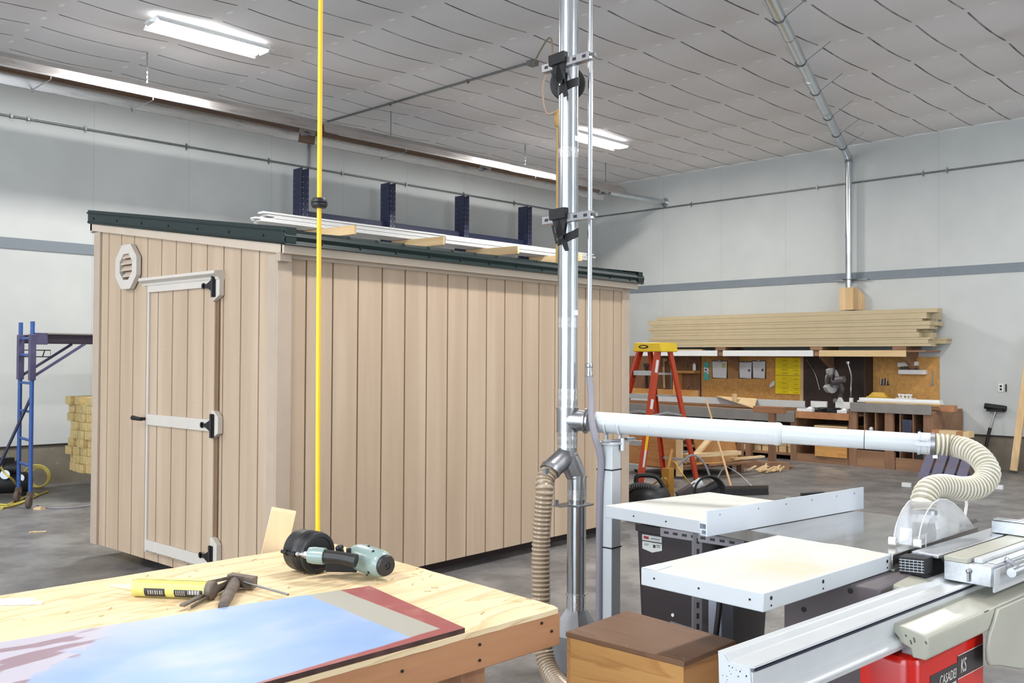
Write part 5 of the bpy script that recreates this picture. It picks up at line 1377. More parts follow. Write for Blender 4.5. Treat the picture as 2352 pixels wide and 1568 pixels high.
# wall panels
pl = thing('chipboard_panel', 'orange chipboard back panel behind the papers and yellow charts', 'panel', RV(11.22, 3.4, .92))
b = MB(ROOM); b.box(11.225, 11.245, 2.42, 4.38, .85, 1.59); part('panel', b, OSB, pl)
b = MB(ROOM); b.box(11.21, 11.225, 2.42, 2.48, .85, 1.57); part('edge_batten', b, PINE_Z, pl)
b = MB(ROOM); b.box(11.225, 11.245, .27, 1.262, .85, 1.59); solo('chipboard_panel', b, OSB, 'orange chipboard back panel with the hanging spanner', 'panel')
b = MB(ROOM); b.box(11.22, 11.245, 1.27, 2.415, .76, 1.59); b.box(10.95, 11.215, 1.265, 1.28, .842, 1.585); solo('saw_backboard', b, DARKW, 'dark hardboard backing behind the mitre saw', 'panel')
b = MB(ROOM); b.box(11.2, 11.245, 4.4, 6.3, .76, 1.59); tb = solo('tool_board', b, wood('tool_board_brown', (138, 98, 66), (110, 76, 52), 2, 5), 'brown tool board beyond the ladder', 'panel')
# wall shelf
sh = thing('board_shelf', 'wooden shelf above the bench carrying the stack of long boards', 'shelf', RV(10.9, 2.9, 1.58))
for a, c in ((3.69, 5.4), (1.96, 3.58), (.52, 1.86)):
    b = MB(ROOM); b.box(10.635, 10.66, a, c, 1.59, 1.685); part('front_board', b, PRIME if a > 1.9 else PINE_Y, sh, bevel=.003)
for y in (.62, 1.91, 3.63, 5.2):
    b = MB(ROOM); b.box(10.66, 11.245, y - .045, y + .045, 1.595, 1.665); b.hexa([(11.15, y - .03, 1.40), (11.195, y - .03, 1.34), (11.195, y + .03, 1.34), (11.15, y + .03, 1.40)], [(10.75, y - .03, 1.595), (11.195, y - .03, 1.595), (11.195, y + .03, 1.595), (10.75, y + .03, 1.595)]); part('bracket', b, FIRB, sh)
b = MB(ROOM); b.box(10.66, 11.24, .25, 5.4, 1.66, 1.685); part('shelf_plank', b, FIRB, sh)
for y in (.62, 1.91, 3.63, 5.15):
    b = MB(ROOM); b.box(10.64, 11.2, y - .1, y + .1, 1.687, 1.738); part('bearer', b, FIRB, sh, bevel=.003)
bx_('thin_board', 10.64, 10.74, 4.0, 5.3, 1.687, 1.705, PINE_Y, 'thin loose batten on the wall shelf under the long boards', 'board')
rr = random.Random(9)
zs = [1.742]; hs = [.040, .058, .030, .075, .046, .052, .062, .034, .086, .062]
for r, h in enumerate(hs):
    for c in range(3):
        y0 = .20 + rr.uniform(-.14, .10) + (.10 if r in (3, 4, 5) else 0); y1 = 5.08 + rr.uniform(-.05, .06)
        if r == len(hs) - 1 and c == 0: y1 = 4.95
        x0 = 10.645 + c * .192 + rr.uniform(-.006, .006)
        b = MB(ROOM); b.box(x0, x0 + .188, y0, y1, zs[-1], zs[-1] + h - .0025)
        solo('trim_board', b, BOARD, 'long tan trim board on the wall shelf, %s layer of the stack, %s' % (ORD[r], ROWS[c]), 'board', 'tan boards on the wall shelf', .001)
    zs.append(zs[-1] + h)
# papers, charts and tools on the panel
PAPER = plain('paper_white', (224, 226, 230), .6, var=.02)
def clipboard(y0, y1, z0, z1, lab, note=None):
    t = thing('clipboard', lab, 'clipboard', RV(11.21, (y0 + y1) / 2, z0))
    b = MB(ROOM); b.box(11.214, 11.221, y0 - .008, y1 + .008, z0 - .004, z1 + .012); part('backing', b, DARKW, t)
    b = MB(ROOM); b.hexa([(11.209, y0 + .012, z0), (11.213, y0 + .012, z0), (11.213, y1 - .012, z0 + .008), (11.209, y1 - .012, z0 + .008)], [(11.209, y0, z1), (11.213, y0, z1), (11.213, y1, z1), (11.209, y1, z1)]); pp = part('paper', b, PAPER, t)
    b = MB(ROOM); yc = (y0 + y1) / 2; b.box(11.198, 11.209, yc - .05, yc + .05, z1 - .012, z1 + .006); b.hexa([(11.2, yc - .03, z1), (11.21, yc - .03, z1), (11.21, yc + .03, z1), (11.2, yc + .03, z1)], [(11.2, yc - .012, z1 + .035), (11.21, yc - .012, z1 + .035), (11.21, yc + .012, z1 + .035), (11.2, yc + .012, z1 + .035)]); part('clip', b, STEEL, t)
    if note == 'sticky':
        b = MB(ROOM); b.box(11.2075, 11.2085, y0 + .03, y0 + .10, z1 - .11, z1 - .035); part('sticky_note', b, plain('note_yellow', (214, 214, 120), .6), pp)
    if note == 'print':
        b = MB(ROOM); w = y1 - y0; h = z1 - z0
        b.box(11.2078, 11.2085, y0 + w * .12, y0 + w * .30, z0 + h * .42, z0 + h * .56)
        for k in range(6): b.box(11.2078, 11.2085, y0 + w * .45, y0 + w * .88, z0 + h * (.84 - k * .07), z0 + h * (.845 - k * .07))
        b.box(11.2078, 11.2085, y0 + w * .1, y0 + w * .9, z0 + h * .12, z0 + h * .125); part('text_print', b, plain('print_grey', (90, 90, 96), .6), pp)
    return t
clipboard(3.853, 4.154, 1.205, 1.50, 'clipboard with blank sheet and round yellow note', 'sticky')
clipboard(3.367, 3.612, 1.212, 1.49, 'clipboard with printed sheet, farther from the yellow charts', 'print')
clipboard(3.11, 3.35, 1.216, 1.505, 'clipboard with printed sheet beside the yellow charts', 'print')
b = MB(ROOM); b.hexa([(11.2, 3.72, 1.49), (11.22, 3.72, 1.49), (11.22, 3.82, 1.49), (11.2, 3.82, 1.49)], [(11.205, 3.755, 1.53), (11.22, 3.755, 1.53), (11.22, 3.785, 1.53), (11.205, 3.785, 1.53)])
solo('spring_clip', b, STEEL, 'bare spring clip on the chipboard panel between the clipboards', 'clip')
b = MB(ROOM); b.box(11.218, 11.222, 3.63, 3.84, 1.205, 1.49); solo('cardboard_sheet', b, plain('cardboard', (168, 124, 78), .7), 'brown cardboard sheet under the bare spring clip', 'sheet')
YSIGN = plain('chart_yellow', (252, 224, 14), .5, var=.04); YINK = plain('chart_ink', (120, 104, 20), .6)
for z0, z1, lab in ((1.275, 1.57, 'upper of the two yellow printed charts on the chipboard panel'), (.968, 1.268, 'lower of the two yellow printed charts on the chipboard panel')):
    t = thing('safety_chart', lab, 'chart', RV(11.2, 2.7, z0))
    b = MB(ROOM); b.box(11.206, 11.212, 2.47, 2.92, z0, z1); c = part('sheet', b, YSIGN, t)
    b = MB(ROOM); h = z1 - z0
    for k, v in enumerate((.12, .38, .64, .86)):
        b.box(11.2052, 11.206, 2.715, 2.80, z0 + h * (.96 - v) , z0 + h * (.98 - v)); b.box(11.2052, 11.206, 2.50, 2.58, z0 + h * (.92 - v), z0 + h * (.94 - v))
    for k in range(8):
        v = .08 + k * .11; b.box(11.2054, 11.206, 2.72, 2.72 + rr.uniform(.08, .17), z0 + h * v, z0 + h * v + .002); b.box(11.2054, 11.206, 2.50, 2.50 + rr.uniform(.08, .17), z0 + h * v, z0 + h * v + .002)
    b.box(11.2054, 11.206, 2.695, 2.698, z0 + .02, z1 - .03)
    part('text_print', b, YINK, c)
b = MB(ROOM); b.prism([(11.205, 2.94, 1.10), (11.205, 3.03, 1.06), (11.205, 3.02, 1.12), (11.205, 2.96, 1.18), (11.205, 2.925, 1.17)], (.004, 0, 0)); solo('paper_tag', b, PAPER, 'white paper tag stuck beside the lower yellow chart', 'tag')
t = thing('spirit_level', 'teal packaged level hanging on the chipboard panel', 'level', RV(11.2, 4.27, 1.17))
b = MB(ROOM); b.box(11.205, 11.222, 4.22, 4.32, 1.165, 1.485); lv = part('package', b, plain('teal_card', (86, 186, 172), .45, var=.1), t)
b = MB(ROOM); b.hexa([(11.203, 4.22, 1.27), (11.205, 4.22, 1.27), (11.205, 4.32, 1.31), (11.203, 4.32, 1.31)], [(11.203, 4.22, 1.375), (11.205, 4.22, 1.375), (11.205, 4.32, 1.395), (11.203, 4.32, 1.395)]); part('printed_band', b, PAPER, lv)
b = MB(ROOM); b.box(11.202, 11.203, 4.26, 4.30, 1.335, 1.36); b.box(11.202, 11.203, 4.235, 4.305, 1.30, 1.306); part('print_dots', b, BLACK, lv)
# tool nook beyond the ladder
t = thing('tool_nook', 'open plywood tool shelf with hanging squares beside the ladder', 'shelf', RV(11.1, 4.6, .9))
b = MB(ROOM); b.box(11.0, 11.198, 4.40, 4.86, 1.285, 1.33); part('shelf_board', b, PLYO, t)
b = MB(ROOM); b.box(11.02, 11.198, 4.78, 4.86, .80, 1.284); part('upright', b, PLYO, t)
b = MB(ROOM); b.box(11.15, 11.198, 4.4, 6.0, .78, .98); part('lower_panel', b, PLYO, t)
for (y, z, s, lab) in ((4.58, 1.46, .11, 'dark rafter square hanging above the plywood tool shelf'), (4.62, .98, .15, 'wooden square leaning under the plywood tool shelf')):
    b = MB(ROOM); b.beam((11.19, y - s, z - s), (11.19, y, z + s * .7), .035, .012, (1, 0, 0)); b.beam((11.19, y, z + s * .7), (11.19, y + s * 1.1, z - s * .8), .035, .012, (1, 0, 0))
    if z > 1.2: b.beam((11.19, y - s, z - s * .2), (11.19, y + s, z - s * .2), .03, .012, (1, 0, 0))
    solo('framing_square', b, FIRB, lab, 'square')
t = thing('glue_bottle', 'white glue bottle on the plywood tool shelf', 'bottle', RV(11.08, 4.44, 1.332))
b = MB(ROOM); b.lathe([(.028, 0), (.03, .01), (.03, .10), (.012, .135)], (11.08, 4.44, 1.332), (0, 0, 1), 16); part('body', b, WPL, t)
b = MB(ROOM); b.lathe([(.012, 0), (.006, .045)], (11.08, 4.44, 1.467), (0, 0, 1), 12); part('cap', b, plain('cap_red', (150, 60, 50), .5), t)
for i, (y, z0, z1, lab) in enumerate(((5.15, 1.0, 1.5, 'pale wooden mallet handle hanging on the tool board seen between ladder rails'), (5.55, .95, 1.4, 'dark saw handle hanging on the tool board seen between ladder rails'), (4.98, .9, 1.45, 'thin steel rule hanging on the tool board'))):
    b = MB(ROOM); b.beam((11.17, y, z0), (11.17, y + .02, z1), .04 if i < 2 else .025, .02, (1, 0, 0)); b.box(11.15, 11.19, y - .05, y + .06, z1 - .01, z1 + .05)
    solo('hand_tool', b, (PINE_Z, DARKW, STEEL)[i], lab, 'tool')
# mitre saw
t = thing('mitre_saw', 'grey mitre saw with large blade guard on the wall bench', 'mitre saw', RV(10.5, 1.6, .71))
b = MB(ROOM); b.box(10.25, 10.75, 1.36, 1.86, .706, .79); b.cyl((10.45, 1.6, .79), (10.45, 1.6, .815), .16, n=32); b.box(10.16, 10.4, 1.56, 1.64, .79, .81); part('base', b, BLACK, t, None, .006)
b = MB(ROOM); b.box(10.52, 10.56, 1.68, 1.94, .80, .90); part('fence', b, WPL, t, 'pale fence', .004); b = MB(ROOM); b.box(10.52, 10.56, 1.27, 1.54, .80, .905); b.hexa([(10.52, 1.42, .905), (10.56, 1.42, .905), (10.56, 1.52, .905), (10.52, 1.52, .905)], [(10.52, 1.45, .97), (10.56, 1.45, .97), (10.56, 1.49, .97), (10.52, 1.49, .97)]); b.box(10.52, 10.56, 1.27, 1.32, .9, .97); part('fence', b, WPL, t, 'pale fence', .004)
b = MB(ROOM); c = Vector((10.5, 1.60, 1.22)); ax = Vector((-.12, -.99, 0)).normalized(); e1 = Vector((ax.y, -ax.x, 0)); 
arc = [c + (e1 * math.cos(a_) + Vector((0, 0, 1)) * math.sin(a_)) * .19 for a_ in [math.radians(a) for a in range(-110, 111, 10)]]
arc = [c + (e1 * -math.cos(a_) + Vector((0, 0, 1)) * math.sin(a_)) * .19 for a_ in [math.radians(a) for a in range(-150, 121, 10)]]
n_ = len(arc)
va = [b._v(p - ax * .03) for p in arc]; vb = [b._v(p + ax * .03) for p in arc]; vc = [b._v(c + (p - c) * .55 + ax * .035) for p in arc]; vd = [b._v(c + (p - c) * .55 - ax * .035) for p in arc]
for i in range(n_ - 1):
    for A_, B_ in ((va, vb), (vb, vc), (vd, va), (vc, vd)): b.face([A_[i], A_[i + 1], B_[i + 1], B_[i]])
b.face([va[0], vb[0], vc[0], vd[0]]); b.face([va[-1], vd[-1], vc[-1], vb[-1]])
part('blade_guard', b, plain('guard_grey', (176, 176, 174), .4), t)
b = MB(ROOM); b.lathe([(.15, -.0015), (.15, .0015)], c, ax, 40); part('blade', b, ALU, t)
b = MB(ROOM); b.cyl(c + ax * .05, c + ax * .22 + Vector((.02, 0, .03)), .065, .05, n=22); b.ball(c + ax * .06, .06, 14, 9); part('motor', b, SAWGREY, t)
b = MB(ROOM); b.tube(curve([c + ax * .1 + Vector((.05, 0, .0)), c + ax * .13 + Vector((.12, 0, -.12)), Vector((10.66, 1.52, 1.0)), Vector((10.66, 1.55, .80))], 6), .035, 12); b.cyl((10.66, 1.48, .9), (10.66, 1.62, .9), .05, n=18); part('arm', b, SAWGREY, t)
b = MB(ROOM); b.tube(curve([c + ax * .08 + Vector((-.05, 0, .14)), c + ax * .12 + Vector((-.12, 0, .20)), c + ax * .14 + Vector((-.17, 0, .10)), c + ax * .1 + Vector((-.12, 0, .02))], 6), .017, 10); part('handle', b, BLACK, t)
b = MB(ROOM); b.tube(curve([(10.7, 1.42, 1.48), (10.68, 1.36, 1.3), (10.6, 1.33, 1.12), (10.62, 1.34, .98)], 6), .012, 8); b.lathe([(.03, 0), (.03, .035)], (10.7, 1.42, 1.48), (0, 0, 1), 12); part('dust_spout', b, STEEL, t)
b = MB(ROOM); b.tube(curve([(11.2, 2.36, 1.55), (11.19, 2.2, 1.3), (11.18, 2.12, 1.05)], 6), .005, 6); solo('hanging_wire', b, STEEL, 'thin wire hanging on the dark backing beside the mitre saw', 'wire')
for (y0, y1, lab) in ((1.72, 1.97, 'longer small white stop block before the mitre saw'), (1.18, 1.33, 'shorter small white stop block before the mitre saw')):
    b = MB(ROOM); b.box(10.14, 10.22, y0, y1, .757 if y0 > 1.5 else .757, .80); b.hexa([(10.14, y0, .80), (10.22, y0, .80), (10.22, y0 + .1, .80), (10.14, y0 + .1, .80)], [(10.16, y0 + .03, .83), (10.2, y0 + .03, .83), (10.2, y0 + .06, .83), (10.16, y0 + .06, .83)])
    solo('stop_block', b, PRIME, lab, 'block')
# right panel clutter
for (y0, y1, z0, z1, tilt, lab) in ((.56, .84, 1.44, 1.50, .02, 'upper small white tray on the chipboard panel by the spanner'), (.44, .83, 1.33, 1.395, 0, 'lower small white tray on the chipboard panel by the spanner')):
    b = MB(ROOM); b.hexa([(11.12, y0, z0 + tilt), (11.22, y0, z0 + tilt), (11.22, y1, z0), (11.12, y1, z0)], [(11.12, y0, z1 + tilt), (11.22, y0, z1 + tilt), (11.22, y1, z1), (11.12, y1, z1)]); solo('small_tray', b, PRIME, lab, 'tray', bevel=.002)
b = MB(ROOM)
for k in range(7): b.ball((11.16, .56 + k * .04, 1.415 + (k % 2) * .01), .022, 8, 5)
solo('fittings', b, SAWGREY, 'dark bits heaped on the lower white tray', 'hardware', kind='stuff')
t = thing('spanner', 'steel spanner hanging at the edge of the chipboard panel with trays', 'spanner', RV(11.21, .36, 1.16))
b = MB(ROOM); b.beam((11.217, .36, 1.19), (11.217, .36, 1.35), .018, .006, (1, 0, 0)); b.lathe([(.012, -.004), (.026, -.004), (.026, .004), (.012, .004)], (11.217, .36, 1.18), (1, 0, 0), 16, cap=False); b.box(11.214, 11.22, .345, .352, 1.345, 1.38); b.box(11.214, 11.22, .368, .375, 1.345, 1.38); part('shank', b, STEEL, t)
for k in range(6):
    b = MB(ROOM); y = 1.02 + k * .022; b.cyl((11.2, y, 1.17), (11.2, y, 1.225 + .02 * (k % 3)), .007, n=8); b.box(11.19, 11.222, y - .009, y + .009, 1.155, 1.17)
    solo('router_bit', b, STEEL if k % 2 else DARKMETAL, 'small router bit, %s counted from the tray side of the row' % ('first', 'second', 'third', 'fourth', 'fifth', 'sixth')[k], 'bit', 'bits on the chipboard panel')
b = MB(ROOM); b.hexa([(10.9, .92, .988), (11.0, .92, .988), (11.0, 1.2, .988), (10.9, 1.2, .988)], [(10.92, .97, 1.05), (10.98, .97, 1.05), (10.98, 1.14, 1.05), (10.92, 1.14, 1.05)]); b.box(10.88, 11.02, .9, 1.22, .842, .988); solo('hand_plane', b, plain('plane_yellow', (206, 166, 50), .5), 'yellow tool lying behind the boards on the cubbyhole bench end', 'tool')
b = MB(ROOM)
for k in range(4): b.lathe([(.014, 0), (.016, .02), (.03, .03), (.03, .05), (.016, .056)], (11.0 + .02 * (k % 2), .60 + k * .055, .98), (0, 0, 1), 12); 
b.box(10.95, 11.1, .55, .80, .842, .98)
solo('clamp_knobs', b, WPL, 'cluster of white knobs behind the boards on the cubbyhole bench end', 'knob', kind='stuff')
# things in the cubbyholes
t = thing('storage_bin', 'dark blue-grey plastic bin in the cubbyhole beside the white end rail', 'bin', RV(10.3, .32, .46))
b = MB(ROOM); b.hexa([(BX + .02, .245, .435), (10.5, .245, .435), (10.5, .375, .435), (BX + .02, .375, .435)], [(BX + .01, .237, .71), (10.5, .237, .71), (10.5, .383, .71), (BX + .01, .383, .71)]); part('body', b, plain('bin_blue_grey', (56, 60, 74), .45), t, bevel=.01)
bx('divider_ledge', BX + .01, 10.9, .22, .40, .41, .43, FIRB)
t = thing('belt_sander', 'dark tool standing in the end cubbyhole', 'tool', RV(10.3, .12, .43))
b = MB(ROOM); b.box(10.15, 10.4, .09, .2, .122, .50); b.ball((10.2, .14, .52), .05, 12, 7); b.tube(curve([(10.18, .19, .5), (10.16, .15, .58), (10.16, .10, .5)], 5), .012, 8); part('body', b, BLACK, t)
t = thing('router', 'small tool with a white round knob in the second cubbyhole', 'tool', RV(10.3, .83, .33))
b = MB(ROOM); b.lathe([(.06, 0), (.06, .06), (.035, .08), (.035, .16)], (10.22, .83, .327), (0, 0, 1), 16); part('body', b, BLACK, t)
b = MB(ROOM); b.ball((10.2, .84, .545), .035, 12, 8); b.cyl((10.2, .84, .48), (10.2, .84, .53), .01, n=8); part('knob', b, WPL, t)
t = thing('plywood_box', 'orange plywood box on the low shelf under the mitre saw', 'box', RV(10.4, 1.41, .1))
b = MB(ROOM); b.box(BX - .02, 10.7, 1.165, 1.66, .102, .54); part('body', b, PLYO, t, bevel=.003)
b = MB(ROOM); b.box(BX - .028, 10.7, 1.16, 1.665, .541, .56); part('lid', b, PINE_Y, t)
rr = random.Random(31)
for k in range(11):
    y = 2.12 + (k % 6) * .15 + rr.uniform(-.02, .02); z = .101 + (k // 6) * .093
    b = MB(ROOM); b.box(BX + .1 + rr.uniform(-.0, .04), 10.85, y - .06, y + .06, z, z + .088)
    solo('lumber_offcut', b, PINE, 'sawn lumber end under the wall bench, %s course, %s from the plywood box' % (('lower', 'upper')[k // 6], ('first', 'second', 'third', 'fourth', 'fifth', 'sixth')[k % 6]), 'offcut', 'lumber ends under the bench', .003)
b = MB(ROOM); b.lathe([(.1, -.08), (.12, 0), (.1, .08)], (10.5, 3.55, .22), (0, 1, 0), 18); b.cyl((10.5, 3.35, .3), (10.5, 3.75, .3), .06, n=14); solo('motor', b, SAWGREY, 'dark round motor under the wall bench behind the broom handle', 'motor')
# timber T stand and its foot board
t = thing('roller_stand', 'timber T-shaped support stand before the wall bench', 'stand', RV(9.13, 1.8, 0))
b = MB(ROOM); b.box(9.08, 9.17, 1.62, 2.1, .77, .865); part('head', b, FIR_Y, t, bevel=.004)
b = MB(ROOM); b.box(9.085, 9.165, 1.77, 1.86, .02, .77); part('post', b, FIRBZ, t, bevel=.003)
b = MB(ROOM); b.box(8.85, 9.45, 1.79, 1.84, .0, .06); b.box(9.09, 9.16, 1.5, 2.15, .0, .03); part('foot', b, FIRB, t)
b = MB(ROOM); b.hexa([(8.55, 2.45, 0), (8.62, 2.50, 0), (9.10, 1.55, 0), (9.03, 1.50, 0)], [(8.55, 2.45, .09), (8.59, 2.48, .10), (9.07, 1.53, .10), (9.03, 1.50, .09)]); solo('brown_board', b, FIRB, 'brown board lying on the floor at the foot of the timber stand', 'board')
# hanging cleaning tool, outlet, leaning studs, crate, purple slats
t = thing('foam_broom', 'black foam-headed broom leaning head-up on the wall under the outlet', 'broom', RV(11.19, -.45, 0))
b = MB(ROOM); b.cyl((11.2, -.372, .895), (11.2, -.65, .865), .042, n=18); b.box(11.16, 11.24, -.62, -.40, .82, .85); part('head', b, RUBBER, t)
b = MB(ROOM); b.cyl((11.19, -.515, .83), (11.15, -.455, .58), .013, n=12); part('handle', b, STEEL, t)
b = MB(ROOM); b.cyl((11.15, -.455, .59), (11.05, -.36, .012), .024, .014, n=12); part('grip', b, RUBBER, t)
t = thing('power_outlet', 'white outlet plate with dark slot on the bench wall', 'outlet', RV(11.24, -.6, 1.1))
b = MB(ROOM); b.box(11.238, RX - .0005, -.605, -.535, 1.10, 1.215); pl_ = part('plate', b, WPL, t, bevel=.002)
b = MB(ROOM); b.box(11.237, 11.238, -.585, -.555, 1.165, 1.195); b.box(11.237, 11.238, -.585, -.555, 1.12, 1.15); part('socket_dots', b, SLOT, pl_)
b = MB(ROOM); b.box(11.235, RX - .0005, -.645, -.63, 1.105, 1.21); part('switch_slot', b, RUBBER, t)
for (x0, y0, x1, y1, z1, lab) in ((10.84, -.80, 11.17, -.985, 1.9, 'pale two-by-four leaning on the bench wall next to the broom'), (10.86, -1.02, 11.17, -1.20, 2.05, 'pale two-by-four leaning on the bench wall beyond its twin by the broom')):
    b = MB(ROOM); b.beam((x0, y0 - .05, .045), (x1, y1, z1), .089, .038, (1, 0, .2)); solo('stud', b, PINE_Z, lab, 'board', bevel=.002)
t = thing('wood_crate', 'timber-topped crate past the cubbyhole end of the wall bench', 'crate', RV(10.05, -.32, 0))
b = MB(ROOM); b.box(9.97, 10.11, -.55, -.095, .0, .52); part('body', b, FIRB, t)
for k, (a, c) in enumerate(((-.095, -.19), (-.19, -.42), (-.42, -.50), (-.50, -.58))):
    b = MB(ROOM); b.box(9.95, 10.15, c + .004, a, .521, .60); part('top_plank', b, FIR if k % 2 == 0 else PINE_Y, t)
t = thing('slatted_pallet', 'purple-grey slatted rack leaning on the crate', 'rack', RV(9.7, -.35, 0))
PUR = plain('purple_grey', (104, 101, 120), .45, var=.12)
for k in range(4):
    y = -.10 - k * .155
    b = MB(ROOM); b.hexa([(9.45, y, 0.0), (9.45, y - .125, 0.0), (9.48, y - .125, 0.0), (9.48, y, 0.0)], [(9.88, y + .02, .36), (9.88, y - .105, .36), (9.91, y - .105, .36), (9.91, y + .02, .36)]); part('slat', b, PUR, t, bevel=.004)
for s_ in (.25, .7):
    b = MB(ROOM); b.beam((9.48 + .43 * s_ + .02, -.08, .36 * s_), (9.48 + .43 * s_ + .02, -.70, .36 * s_), .05, .02, (-.64, 0, .77)); part('cross_bar', b, plain('rack_navy', (58, 56, 84), .5), t)
# ladder
ORG = plain('fibreglass_orange', (188, 66, 34), .4, var=.08); YLAD = plain('ladder_yellow', (236, 198, 34), .4, var=.06)
t = thing('step_ladder', 'orange fibreglass step ladder with yellow top standing past the shed corner', 'ladder', RV(6.3, 1.9, 0))
F = {'fr': (5.80, 1.66, .012), 'fl': (5.76, 2.22, .012), 'br': (6.92, 1.61, .012), 'bl': (6.96, 2.16, .012)}
T = {'fr': (6.06, 1.585, 1.66), 'fl': (6.05, 1.86, 1.66), 'br': (6.26, 1.555, 1.63), 'bl': (6.27, 1.88, 1.63)}
for k in F:
    f_, t_ = Vector(F[k]), Vector(T[k]); s = -1 if k.endswith('r') else 1
    b = MB(ROOM); w = .10 if k[0] == 'f' else .068
    b.beam(f_, t_, .005, w, (1, 0, .2)); b.beam(f_ + Vector((w / 2, -s * .014, 0)), t_ + Vector((w / 2, -s * .014, 0)), .028, .005, (1, 0, .2)); b.beam(f_ + Vector((-w / 2, -s * .014, 0)), t_ + Vector((-w / 2, -s * .014, 0)), .028, .005, (1, 0, .2))
    r_ = part('front_rail' if k[0] == 'f' else 'rear_rail', b, ORG, t)
    b = MB(ROOM); b.box(f_.x - .05, f_.x + .05, f_.y - .025, f_.y + .025, .0, .045); part('foot', b, RUBBER, r_)
    if k == 'fr':
        for (a, c, m_, nm) in ((.08, .17, PAPER, 'warning_label'), (.36, .43, PAPER, 'rating_label'), (.62, .72, YLAD, 'caution_label')):
            p, q = t_.lerp(f_, a), t_.lerp(f_, c)
            b = MB(ROOM); b.beam(p + Vector((0, -.004, 0)), q + Vector((0, -.004, 0)), .0015, .052, (1, 0, .2)); l_ = part(nm, b, m_, r_)
        p, q = t_.lerp(f_, .72), t_.lerp(f_, .84)
        b = MB(ROOM); b.beam(p + Vector((0, -.004, 0)), q + Vector((0, -.004, 0)), .0015, .04, (1, 0, .2)); part('oval_label', b, PAPER, r_)
for i in range(1, 6):
    s = i / 6
    p, q = Vector(F['fr']).lerp(Vector(T['fr']), s), Vector(F['fl']).lerp(Vector(T['fl']), s)
    b = MB(ROOM); b.beam(p, q, .08, .03); b.beam(p + Vector((-.035, 0, -.02)), q + Vector((-.035, 0, -.02)), .006, .04); part('step', b, ALU, t)
    b = MB(ROOM); b.beam(p + Vector((-.02, .02, -.10)), p.lerp(q, .22) + Vector((0, 0, -.02)), .012, .004); b.beam(q + Vector((-.02, -.02, -.10)), q.lerp(p, .22) + Vector((0, 0, -.02)), .012, .004); part('step_brace', b, STEEL, t)
    p, q = Vector(F['br']).lerp(Vector(T['br']), s), Vector(F['bl']).lerp(Vector(T['bl']), s)
    b = MB(ROOM); b.beam(p, q, .02, .025); part('rear_rung', b, ALU, t)
for k in ('r', 'l'):
    p, q = Vector(F['f' + k]).lerp(Vector(T['f' + k]), .52), Vector(F['b' + k]).lerp(Vector(T['b' + k]), .52); m_ = p.lerp(q, .5) + Vector((0, 0, .04))
    b = MB(ROOM); b.beam(p, m_, .006, .022); b.beam(m_, q, .006, .022); part('spreader', b, ALU, t)
b = MB(ROOM)
b.hexa([(5.99, 1.505, 1.625), (6.34, 1.505, 1.625), (6.34, 1.92, 1.625), (5.99, 1.92, 1.625)], [(6.0, 1.52, 1.735), (6.33, 1.52, 1.735), (6.33, 1.905, 1.735), (6.0, 1.905, 1.735)])
tc_ = part('top_cap', b, YLAD, t, 'yellow top cap', .012)
b = MB(ROOM)
yc, zc = 1.76, 1.685
ov = [(5.9885 , yc + .07 * math.cos(a_), zc + .022 * math.sin(a_)) for a_ in [2 * PI * k / 24 for k in range(24)]]
b.prism(ov, (.006, 0, 0)); part('cap_emblem_print', b, BLACK, tc_)
b = MB(ROOM); ov = [(5.9878, yc + .045 * math.cos(a_), zc + .011 * math.sin(a_)) for a_ in [2 * PI * k / 20 for k in range(20)]]; b.prism(ov, (.004, 0, 0)); part('cap_emblem_oval', b, YLAD, tc_)  # yellow oval printed inside the black emblem
# scrap cart behind the ladder
CARTP = m_ply('cart_plywood', (188, 132, 76), (158, 104, 56), 1)
t = thing('scrap_cart', 'low plywood cart heaped with wood scraps behind the ladder', 'cart', RV(7.5, 2.2, 0))
b = MB(ROOM); b.hexa([(7.12, 2.0, .10), (8.29, 1.80, .10), (8.29, 2.75, .10), (7.12, 2.95, .10)], [(7.12, 2.0, .15), (8.29, 1.80, .15), (8.29, 2.75, .15), (7.12, 2.95, .15)]); part('deck', b, FIRB, t)
b = MB(ROOM); b.hexa([(7.55, 2.0, .15), (8.30, 1.86, .15), (8.30, 1.88, .15), (7.55, 2.02, .15)], [(7.5, 2.08, .60), (8.28, 1.95, .60), (8.28, 1.97, .60), (7.5, 2.10, .60)]); part('side_panel', b, CARTP, t)
b = MB(ROOM); b.hexa([(7.10, 2.05, .12), (7.12, 2.05, .12), (7.12, 3.2, .12), (7.10, 3.2, .12)], [(7.10, 2.05, .66), (7.12, 2.05, .66), (7.12, 3.2, .66), (7.10, 3.2, .66)]); part('side_panel', b, CARTP, t)
b = MB(ROOM); b.box(8.3, 8.36, 1.82, 1.90, .0, .66); part('corner_post', b, FIRBZ, t)
for x, y in ((7.25, 2.2), (7.25, 2.8), (8.2, 1.95), (8.2, 2.6)):
    b = MB(ROOM); b.cyl((x, y - .02, .05), (x, y + .02, .05), .05, n=16); part('caster', b, RUBBER, t)
rr = random.Random(17)
